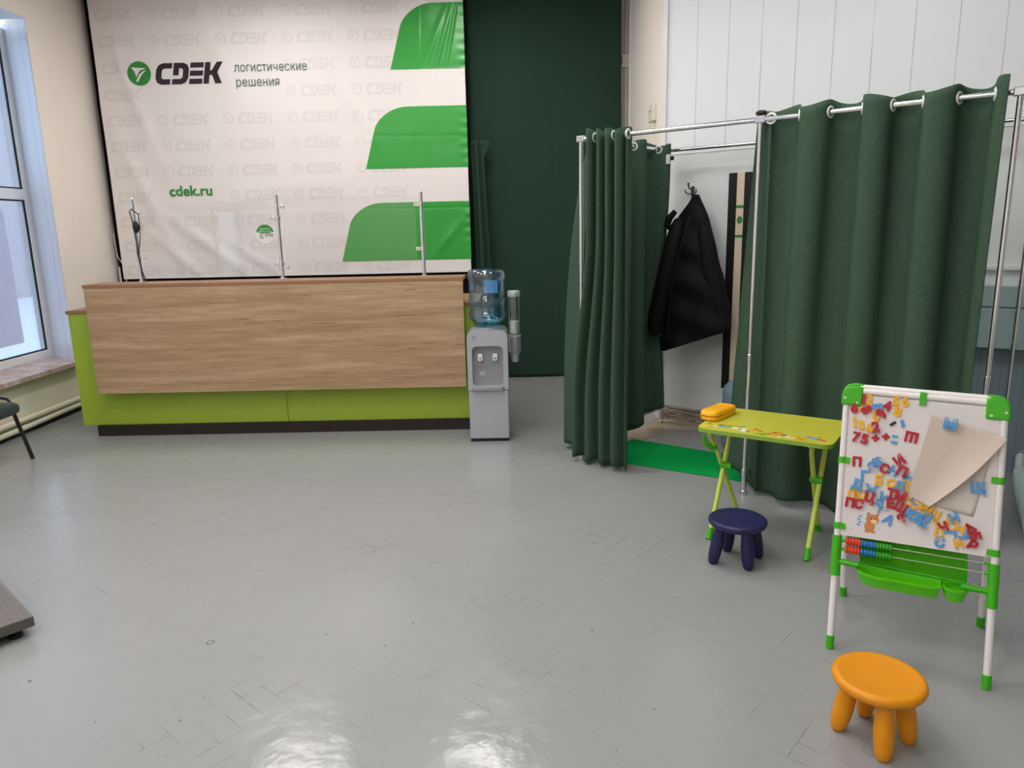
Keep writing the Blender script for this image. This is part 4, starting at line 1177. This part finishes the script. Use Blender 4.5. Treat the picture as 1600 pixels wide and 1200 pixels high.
for sgn, uc in ((1, -0.016), (-1, 0.489)):
    pts = [(0, 0.872), (0.022, 0.872), (0.068, 0.872), (0.068, 0.940), (0.040, 0.941), (0.018, 0.936), (0.005, 0.925), (0, 0.908)]
    poly = [(uc + sgn * a, b) for a, b in pts]
    cc = MB().prism(poly, lambda a, b, d: QS(a, b, d), -0.016, 0.0165).build('corner_cap', MT['green_plastic'], t, bevel=0.005, seg=3, ang=50)
    cc2 = MB().prism([(a, b) for a, b in poly], lambda a, b, d: QS(a, b + 0.006, d) + Vector((0, 0.027, 0)), -0.014, 0.009).build('corner_cap', MT['green_plastic'], t, bevel=0.005, seg=3, ang=50)
    for du, w in ((0.012, 0.897), (0.052, 0.883)):
        sc_ = MB(); sc_.tube([QS(uc + sgn * du, w, 0.0165), QS(uc + sgn * du, w, 0.0185)], 0.0042, 14); sc_.build('screw', MT['steel'], cc)
bd = MB().prism([(0.011, 0.408), (0.462, 0.424), (0.462, 0.912), (0.011, 0.912)], lambda a, b, d: QS(a, b, d), 0.0015, 0.0055)
bo = bd.build('board', MT['board'], t, smooth=False)
for u, w in ((0.2068, 0.9096 - 0.008), (0.4193, 0.6818), (0.0110, 0.6703), (0.4231, 0.4507), (0.030, 0.4372)):
    MB().tube([Q(u, w, 0.0056), Q(u, w, 0.0066)], 0.003, 10).build('rivet', MT['steel'], bo)
# plain printed animal in the lower left corner
an = MB()
def blob(cu, cw, ru, rw, d, mi, n=26, wob=0.0):
    an.cur = mi
    an.prism([(cu + ru * (1 + wob * math.sin(5 * a)) * math.cos(a), cw + rw * (1 + wob * math.sin(5 * a)) * math.sin(a)) for a in [2 * PI * k / n for k in range(n)]], lambda a, b, q: Q(a, b, q), 0.0056, d)
blob(0.086, 0.468, 0.036, 0.034, 0.0058, 0, wob=0.06); blob(0.058, 0.470, 0.020, 0.026, 0.00585, 0)
blob(0.086, 0.455, 0.017, 0.020, 0.0061, 1); blob(0.093, 0.480, 0.021, 0.018, 0.0062, 1); blob(0.079, 0.497, 0.006, 0.007, 0.0061, 1); blob(0.106, 0.496, 0.006, 0.007, 0.0061, 1)
blob(0.098, 0.474, 0.010, 0.008, 0.0064, 2); blob(0.088, 0.483, 0.002, 0.003, 0.0064, 3); blob(0.101, 0.483, 0.002, 0.003, 0.0064, 3); blob(0.080, 0.437, 0.009, 0.005, 0.0062, 1); blob(0.097, 0.437, 0.009, 0.005, 0.0062, 1)
for k in range(4): blob(0.050 + 0.004 * (k % 2), 0.455 + 0.010 * k, 0.005, 0.003, 0.0061, 4)
an.build('animal_print', [mat('pale_blue_print', lin(206, 216, 228), 0.4), mat('orange_print', lin(206, 134, 66), 0.4), mat('cream_print', lin(236, 208, 164), 0.4), MT['logo_dark'], mat('slate_print', lin(120, 134, 140), 0.4)], bo, smooth=False)

# abacus wires with beads
for w0, w1 in ((0.388, 0.402), (0.3585, 0.370)):
    ww = MB().tube([QS(0.012, w0), QS(0.461, w1)], 0.0016, 8).build('abacus_wire', MT['chrome'], t)
    for uu in (0.006, 0.467):
        wm_ = w0 if uu < 0.2 else w1
        sgn = 1 if uu < 0.2 else -1
        MB().tube([QS(uu, wm_), QS(uu + sgn * 0.022, wm_)], 0.006, 12).build('wire_socket', MT['green_plastic'], t)
    n = 0
    for m_, cnt in (('bead_red', 5), ('bead_blue', 5), ('bead_green', 5)):
        for k in range(cnt):
            step = 0.0098
            u = 0.034 + n * step; w = w0 + (w1 - w0) * u / 0.45
            rr = 0.0135 if m_ == 'bead_red' else 0.0118
            M = Matrix.Rotation(PI / 2, 3, 'Y')
            b_ = MB().lathe([(0.0022, -0.0044), (rr * .8, -0.0042), (rr, -0.0012), (rr, 0.0012), (rr * .8, 0.0042), (0.0022, 0.0044)], QS(u, w), 18, M)
            b_.build('bead', MT[m_], ww)
            n += 1

# cross bar and tray
for ua, ub in ((0.012, 0.075), (0.385, 0.462)): MB().tube([QS(ua, 0.312), QS(ub, 0.312)], 0.0105, 14).build('cross_bar', MT['green_plastic'], t)
ztr = 0.292
tr = MB()
trough = [(0.055, 0.094), (0.060, 0.070), (0.075, 0.048), (0.100, 0.034), (0.130, 0.030)] + [(0.13 + 0.02 * k, 0.030 + 0.0012 * k) for k in range(1, 8)] + [(0.300, 0.044), (0.318, 0.056), (0.320, 0.085), (0.318, 0.112)] + [(0.29 - 0.03 * k, 0.116) for k in range(0, 7)] + [(0.075, 0.114)]
def inset(poly, d):
    out = []; n = len(poly)
    for i in range(n):
        a, b, c_ = Vector(poly[i - 1]), Vector(poly[i]), Vector(poly[(i + 1) % n])
        n1 = (b - a).normalized(); n2 = (c_ - b).normalized(); nn = Vector((-(n1.y + n2.y), n1.x + n2.x)).normalized()
        out.append(tuple(b + nn * d))
    return out
def basin(mb, poly, ztop, depth, wall=0.004, lip=0.004):
    n = len(poly)
    loops = [(inset(poly, 0.010), ztop - depth), (inset(poly, 0.004), ztop - depth * 0.5), (inset(poly, 0.001), ztop - 0.009), (inset(poly, -0.003), ztop - 0.008), (inset(poly, -0.003), ztop), (inset(poly, wall), ztop), (inset(poly, wall + 0.003), ztop - 0.012), (inset(poly, 0.012), ztop - depth + 0.004)]
    o = len(mb.v)
    for pl_, z in loops: mb.v += [(a, b, z) for a, b in pl_]
    for i in range(len(loops) - 1):
        for k in range(n): mb.f.append((o + i * n + k, o + i * n + (k + 1) % n, o + (i + 1) * n + (k + 1) % n, o + (i + 1) * n + k)); mb.mi.append(0)
    mb.f.append(tuple(o + k for k in range(n - 1, -1, -1))); mb.mi.append(0)
    mb.f.append(tuple(o + (len(loops) - 1) * n + k for k in range(n))); mb.mi.append(0)
basin(tr, trough, ztr, 0.044, 0.0055)
tr.build('tray', MT['tray_green'], t, ang=50)
cp = MB(); basin(cp, [(0.3585 + 0.038 * math.cos(k * PI / 16), 0.088 + 0.036 * math.sin(k * PI / 16)) for k in range(32)], ztr, 0.046, 0.0055)
cp.build('cup_holder', MT['tray_green'], t, ang=50)
bp = MB(); bp.prism([(0.062, 0.296), (0.385, 0.296), (0.378, 0.398), (0.052, 0.388)], lambda a, b, d: (a, 0.128 + d, b), 0, 0.003)
bp.build('tray_back', MT['smoke_green'], t, smooth=False)
bp = MB(); bp.tube([(0.052, 0.13, 0.392), (0.378, 0.13, 0.402)], 0.006, 10); bp.tube([(0.385, 0.13, 0.296), (0.378, 0.13, 0.402)], 0.006, 10); bp.tube([(0.06, 0.13, 0.292), (0.39, 0.13, 0.292)], 0.006, 10); bp.tube([(0.225, 0.128, 0.296), (0.222, 0.128, 0.397)], 0.004, 8)
bp.box(0.06, 0.385, 0.112, 0.135, 0.285, 0.293)
bp.build('tray_frame', MT['green_plastic'], t)

# sheets of paper held by magnets
E2W = Matrix.Translation(F0) @ Matrix.Rotation(EA, 4, 'Z')
def W(u, w, d): return E2W @ Q(u, w, d)
def sheet2(u, v):
    bl, br, tr_, tl = Vector((0.255, 0.563)), Vector((0.386, 0.5455)), Vector((0.418, 0.74)), Vector((0.30, 0.76))
    p = (bl * (1 - u) + br * u) * (1 - v) + (tl * (1 - u) + tr_ * u) * v
    return W(p.x, p.y, 0.0075)
tag(MB().grid(12, 12, sheet2).build('paper_sheet', MT['paper2'], solid=0.0004, ang=180), 'smaller cream paper sheet lying flat under the curled sheet on the easel', 'paper')
def sheet1(u, v):
    bl, a_, b_, tl = Vector((0.190, 0.577)), Vector((0.249, 0.566)), Vector((0.447, 0.820)), Vector((0.236, 0.866))
    r_ = a_ + (b_ - a_) * v; r_ = r_ - Vector((-0.012, 0.012)) * math.sin(PI * v) * 0.6
    p = (bl + (tl - bl) * v) * (1 - u) + r_ * u
    q = max(0.0, (u - 0.45) / 0.55)                                # the free edge curls away from the board
    return W(p.x + 0.010 * q * q, p.y - 0.010 * q * q, 0.0105 + 0.030 * q ** 2.2 * (0.35 + 0.65 * math.sin(PI * min(1, v * 0.9 + 0.1))))
tag(MB().grid(50, 50, sheet1).build('paper_sheet', MT['paper'], solid=0.0004, ang=180), 'large cream paper sheet curling off the easel board under a blue М', 'paper')

# magnetic letters and digits
MAGNETS = [
    ('1', 'r', 0.0257, 0.8970, 0.0338, -3, 1, 'red magnetic digit 1 beside the upper left green corner cap'),
    ('2', 'y', 0.0416, 0.8988, 0.0337, -5, 0, 'yellow magnetic digit 2 touching the red 1 in the top row'),
    ('6', 'r', -0.0022, 0.8643, 0.0340, 5, 1, 'red magnetic digit 6 at the left edge under the corner cap'),
    ('7', 'y', 0.0151, 0.8640, 0.0317, -8, 0, 'yellow magnetic digit 7 half hidden between red 6 and red 8'),
    ('8', 'r', 0.0374, 0.8619, 0.0337, -52, 1, 'tilted red magnetic digit 8 below the red 1'),
    ('3', 'b', 0.0722, 0.8772, 0.0335, 100, 0, 'light blue magnetic digit 3 lying on its side left of the red 4'),
    ('4', 'r', 0.1012, 0.8825, 0.0333, -6, 1, 'red magnetic digit 4 in the upper left cluster'),
    ('5', 'y', 0.1260, 0.9009, 0.0310, -4, 0, 'yellow magnetic digit 5 in the top row right of the red 4'),
    ('6', 'y', 0.1543, 0.9039, 0.0330, 0, 0, 'yellow magnetic digit 6 at the right end of the top row'),
    ('8', 'y', 0.1343, 0.8661, 0.0331, -4, 0, 'yellow magnetic digit 8 directly under the yellow 5'),
    ('0', 'y', 0.0687, 0.8406, 0.0313, 12, 0, 'yellow magnetic digit 0 partly under the red 9'),
    ('9', 'r', 0.0849, 0.8537, 0.0356, 58, 1, 'red magnetic digit 9 lying tilted under the light blue 3'),
    ('1', 'y', 0.0036, 0.8123, 0.0340, 10, 0, 'yellow magnetic digit 1 at the left edge above the red 7'),
    ('3', 'y', 0.0250, 0.8058, 0.0316, 15, 0, 'yellow magnetic digit 3 between a yellow 1 and a yellow 4'),
    ('4', 'y', 0.0521, 0.7956, 0.0313, 30, 1, 'yellow magnetic digit 4 just left of the red 2'),
    ('2', 'r', 0.0719, 0.8048, 0.0356, 12, 2, 'red magnetic digit 2 above the two red plus signs'),
    ('-', 'k', 0.1237, 0.8224, 0.0354, 40, 0, 'small black magnetic minus bar alone in the white space'),
    ('-', 'b', 0.1530, 0.8260, 0.0439, 105, 0, 'small light blue magnetic bar standing upright right of the black one'),
    ('7', 'r', 0.0143, 0.7611, 0.0338, -8, 1, 'red magnetic digit 7 starting the row with the plus signs'),
    ('5', 'r', 0.0414, 0.7579, 0.0336, -8, 1, 'red magnetic digit 5 right after the red 7'),
    ('+', 'r', 0.0750, 0.7657, 0.0335, 0, 0, 'red magnetic plus sign next to the red 5'),
    ('+', 'r', 0.1064, 0.7743, 0.0333, 0, 0, 'red magnetic plus sign next to the light blue equals sign'),
    ('=', 'b', 0.1338, 0.7690, 0.0375, -2, 0, 'light blue magnetic equals sign right of the plus signs'),
    ('Ш', 'r', 0.1844, 0.7835, 0.0327, 173, 0, 'red magnetic letter with three legs hanging below a bar, beside the paper'),
    ('П', 'r', 0.0244, 0.6756, 0.0315, 3, 0, 'red magnetic letter П alone near the left green clamp'),
    ('Ф', 'b', 0.0912, 0.6833, 0.0333, 70, 0, 'light blue round magnetic letter leaning left of the red С'),
    ('Э', 'b', 0.0750, 0.6653, 0.0311, 20, 1, 'light blue magnetic letter under the leaning round one'),
    ('И', 'r', 0.1556, 0.6998, 0.0328, 42, 1, 'red magnetic letter И turned on its corner at the paper edge'),
    ('С', 'r', 0.1144, 0.6646, 0.0309, -18, 1, 'red magnetic letter С in the middle of the board left side'),
    ('Н', 'b', 0.1424, 0.6598, 0.0308, -25, 0, 'light blue magnetic letter Н between red С and red П'),
    ('П', 'r', 0.1690, 0.6644, 0.0327, -22, 2, 'red magnetic letter П slanted under the red И'),
    ('Ь', 'b', 0.1859, 0.6467, 0.0305, -8, 0, 'light blue magnetic letter Ь at the paper edge'),
    ('Г', 'b', 0.0536, 0.6300, 0.0335, 3, 0, 'light blue magnetic letter Г above the cluster at left'),
    ('Е', 'y', 0.1002, 0.6217, 0.0332, 3, 0, 'yellow magnetic letter Е alone in the centre left'),
    ('О', 'y', 0.1387, 0.6168, 0.0286, -60, 0, 'yellow magnetic letter О tilted next to the light blue Л'),
    ('Л', 'b', 0.1640, 0.6123, 0.0306, -5, 1, 'light blue magnetic letter Л above the red Т'),
    ('К', 'y', 0.1850, 0.6156, 0.0327, -12, 0, 'yellow magnetic letter К tucked against the paper edge'),
    ('Д', 'b', 0.0327, 0.5950, 0.0314, -5, 1, 'light blue magnetic letter Д at the left edge'),
    ('Ж', 'b', 0.0787, 0.5868, 0.0289, -4, 1, 'light blue magnetic letter Ж above the red Ц'),
    ('П', 'y', 0.0199, 0.5628, 0.0292, -4, 0, 'yellow magnetic letter П under the light blue Д'),
    ('Ю', 'y', 0.0479, 0.5631, 0.0291, -6, 0, 'yellow magnetic letter Ю left of the red Ц'),
    ('Ц', 'r', 0.0781, 0.5554, 0.0333, -6, 2, 'red magnetic letter Ц at the end of the left cluster'),
    ('П', 'r', 0.0165, 0.5283, 0.0315, -3, 1, 'red magnetic letter П at the lower left beside a red С'),
    ('С', 'r', 0.0455, 0.5289, 0.0313, -12, 1, 'red magnetic letter С at the lower left beside a red П'),
    ('У', 'b', 0.1151, 0.5613, 0.0331, -28, 0, 'light blue magnetic letter У between red Ц and red Т'),
    ('Х', 'b', 0.1142, 0.5297, 0.0309, 25, 0, 'light blue magnetic letter Х under the light blue У'),
    ('Т', 'r', 0.1423, 0.5820, 0.0307, -5, 1, 'red magnetic letter Т left of the red М'),
    ('М', 'r', 0.1722, 0.5808, 0.0305, -8, 2, 'red magnetic letter М at the lower left corner of the paper'),
    ('Е', 'r', 0.1436, 0.5488, 0.0329, 4, 1, 'red magnetic letter Е under the red Т'),
    ('Щ', 'r', 0.1762, 0.5369, 0.0305, -22, 1, 'red magnetic letter Щ right of the red Е'),
    ('З', 'r', 0.1843, 0.5057, 0.0304, 75, 2, 'red magnetic letter З at the foot of the red Щ'),
    ('А', 'b', 0.1430, 0.4903, 0.0329, -25, 0, 'light blue magnetic letter А right of the printed animal'),
    ('О', 'y', 0.1969, 0.5624, 0.0282, -15, 0, 'yellow magnetic letter О just under the paper corner'),
    ('Г', 'b', 0.2159, 0.5658, 0.0238, 60, 0, 'light blue magnetic letter peeking from under the paper'),
    ('Ж', 'y', 0.2328, 0.5491, 0.0301, -18, 0, 'yellow magnetic letter Ж under the paper edge'),
    ('Ы', 'y', 0.2544, 0.5534, 0.0300, -20, 1, 'yellow magnetic letter Ы right of the yellow Ж'),
    ('Щ', 'y', 0.2734, 0.5304, 0.0320, -25, 0, 'yellow magnetic letter Щ in the middle of the lower row'),
    ('К', 'b', 0.2067, 0.5227, 0.0324, -25, 1, 'light blue magnetic letter К right of the red Щ'),
    ('Б', 'b', 0.2327, 0.5122, 0.0322, -30, 1, 'light blue magnetic letter Б right of the light blue К'),
    ('Л', 'b', 0.2545, 0.5229, 0.0300, -30, 1, 'light blue magnetic letter Л beside the yellow Щ'),
    ('Ь', 'b', 0.2500, 0.4920, 0.0278, -30, 2, 'light blue magnetic letter Ь lowest of the middle row'),
    ('Ч', 'r', 0.3064, 0.4983, 0.0296, 28, 1, 'red magnetic letter Ч over a yellow letter'),
    ('Л', 'y', 0.2930, 0.4822, 0.0319, 8, 0, 'yellow magnetic letter Л under the red Ч'),
    ('У', 'y', 0.3193, 0.5175, 0.0317, -25, 0, 'yellow magnetic letter У left of the light blue Н'),
    ('Н', 'b', 0.3334, 0.5336, 0.0295, 28, 1, 'light blue magnetic letter Н under the lower sheet of paper'),
    ('Ж', 'y', 0.3512, 0.5002, 0.0294, -15, 0, 'yellow magnetic letter Ж under the light blue Н'),
    ('Г', 'b', 0.3287, 0.4764, 0.0316, -80, 0, 'light blue magnetic letter Г lying flat below the red Ч'),
    ('Э', 'b', 0.3002, 0.4447, 0.0318, 180, 0, 'light blue magnetic letter Э turned round at the bottom edge'),
    ('И', 'y', 0.3539, 0.4516, 0.0293, 20, 0, 'yellow magnetic letter И at the bottom edge'),
    ('У', 'b', 0.3706, 0.4763, 0.0313, -50, 0, 'light blue magnetic letter У beside the red letters'),
    ('Р', 'r', 0.3805, 0.5043, 0.0312, -115, 1, 'red magnetic letter Р topmost of the lower right red group'),
    ('Б', 'r', 0.3983, 0.4851, 0.0311, -70, 2, 'red magnetic letter Б rightmost of the lower right red group'),
    ('Р', 'r', 0.3942, 0.4542, 0.0311, -30, 1, 'red magnetic letter Р lowest of the lower right red group'),
    ('М', 'b', 0.2943, 0.8433, 0.0340, -8, 3, 'light blue magnetic letter М holding the large sheet of paper'),
    ('Щ', 'b', 0.3919, 0.6419, 0.0333, 4, 1, 'light blue magnetic letter Щ holding the lower sheet of paper'),
]

MM = {'r': MT['mr'], 'y': MT['my'], 'b': MT['mb'], 'k': MT['mk']}
NAMES = {'r': 'red', 'y': 'yellow', 'b': 'blue', 'k': 'black'}
for ch, c_, u, w, h, rot, lay, lab in MAGNETS:
    k = h / 0.73
    sh_ = 0.0
    if ch == '-': mb = MB().box(-h * .30, h * .30, -h * .12, h * .12, -0.0025, 0.0025)
    elif ch == '=':
        mb = MB()
        for q in (-0.28, 0.28): mb.box(-h * .24, h * .24, (q - .11) * h, (q + .11) * h, -0.0025, 0.0025)
    elif ch == '+':
        q, w_ = h * .36, h * .13
        mb = MB().prism([(-w_, -q), (w_, -q), (w_, -w_), (q, -w_), (q, w_), (w_, w_), (w_, q), (-w_, q), (-w_, w_), (-q, w_), (-q, -w_), (-w_, -w_)], lambda a, b, d: (a, b, d), -0.0025, 0.0025)
    else:
        v, f = glyph(ch, k, 0.05, 0.0025)
        x0 = min(q.x for q in v); x1 = max(q.x for q in v); y0 = min(q.y for q in v); y1 = max(q.y for q in v)
        mb = MB(); mb.add([Vector((q.x - (x0 + x1) / 2, q.y - (y0 + y1) / 2, q.z)) for q in v], f)
    z = 0.0085 + 0.0056 * lay
    rz = math.radians(rot)
    ext = []
    for q in mb.v:
        x, y = q[0] * math.cos(rz) - q[1] * math.sin(rz), q[0] * math.sin(rz) + q[1] * math.cos(rz)
        ext.append(tuple(W(u + x, w + y, z + q[2])))
    mb.v = ext
    kind = 'magnetic_digit' if ch.isdigit() else ('magnetic_sign' if ch in '+-=' else 'magnetic_letter')
    tag(mb.build(kind, MM[c_], smooth=False), lab, 'magnet', 'magnetic letters and digits on the easel')

# ------------------------------------------------------------------ chair at the left edge
t = thing('visitor_chair', 'dark green upholstered visitor chair with black legs cut by the left edge', 'chair', (-3.595, 4.585, 0), PI / 2)
pad = rrect(-0.232, 0.232, -0.225, 0.20, 0.085, 8)
cs = MB(); nb = len(pad); lv = [(0.88, 0.340), (0.975, 0.352), (1.0, 0.376), (0.985, 0.400), (0.90, 0.414), (0.5, 0.420)]
for i, (k, z) in enumerate(lv): cs.v += [(a * k, b * k, z) for a, b in pad]
for i in range(len(lv) - 1):
    for k in range(nb): cs.f.append((i * nb + k, i * nb + (k + 1) % nb, (i + 1) * nb + (k + 1) % nb, (i + 1) * nb + k)); cs.mi.append(0)
cs.f += [tuple(range(nb - 1, -1, -1)), tuple(5 * nb + k for k in range(nb))]; cs.mi += [0, 0]
cs.build('seat', MT['chair_cloth'], t, ang=60)
for sx in (-1, 1):
    MB().tube([(sx * 0.205, -0.150, 0.352), (sx * 0.222, -0.222, 0.008)], 0.0125, 14).build('leg', MT['black'], t)
    MB().tube([(sx * 0.205, 0.12, 0.352), (sx * 0.222, 0.185, 0.008)], 0.0125, 14).build('leg', MT['black'], t)
    MB().tube([(sx * 0.215, -0.15, 0.395), (sx * 0.222, -0.11, 0.432), (sx * 0.222, -0.02, 0.448), (sx * 0.215, 0.14, 0.455), (sx * 0.205, 0.20, 0.50), (sx * 0.19, 0.222, 0.62)], 0.009, 12).build('back_bracket', MT['black'], t)
MB().grid(20, 12, lambda u, v: (-0.22 + 0.44 * u, 0.195 + 0.02 * v + 0.02 * (1 - (2 * u - 1) ** 2), 0.56 + 0.26 * v)).build('backrest', MT['chair_cloth'], t, solid=0.03, bevel=0.01)
MB().tube([(-0.205, -0.150, 0.347), (0.205, -0.150, 0.347)], 0.011, 12).build('seat_rail', MT['black'], t)
MB().tube([(-0.205, 0.12, 0.347), (0.205, 0.12, 0.347)], 0.011, 12).build('seat_rail', MT['black'], t)

# ------------------------------------------------------------------ platform scale at the lower left
e1 = Vector((-2.221 + 1.880, 2.841 - 2.539, 0)).normalized()
t = thing('platform_scale', 'low grey tread plate platform scale at the lower left corner', 'scale', (-1.882, 2.541, 0), math.atan2(e1.y, e1.x))
# local x runs back along the right edge, local y to the left along the front edge
MB().box(0, 0.80, 0, 0.60, 0.042, 0.080).build('platform', MT['tread_side'], t, smooth=False, bevel=0.002)
MB().box(0.001, 0.799, 0.001, 0.599, 0.0801, 0.083).build('tread_plate', MT['tread'], t, smooth=False)
st = MB()
for i in range(34):
    for j in range(25):
        x, y = 0.018 + 0.023 * i, 0.018 + 0.0235 * j; a = PI / 4 if (i + j) % 2 else -PI / 4
        c_, s_ = math.cos(a), math.sin(a); p = []
        for q, z in ((-0.009, 0), (0, 0.0025), (0.009, 0), (0, -0.0025)): p.append((x + q * c_ - z * s_, y + q * s_ + z * c_))
        st.prism(p, lambda a_, b_, d: (a_, b_, d), 0.0828, 0.0840)
st.build('tread_pattern', MT['tread'], t, smooth=False)
for x, y in ((0.06, 0.055), (0.74, 0.055), (0.06, 0.545), (0.74, 0.545)):
    f = MB(); f.lathe([(0.026, 0), (0.027, 0.006), (0.022, 0.013), (0.014, 0.015), (0.014, 0.030), (0.017, 0.031), (0.017, 0.0415)], (x, y, 0), 20); f.build('foot', MT['black'], t)
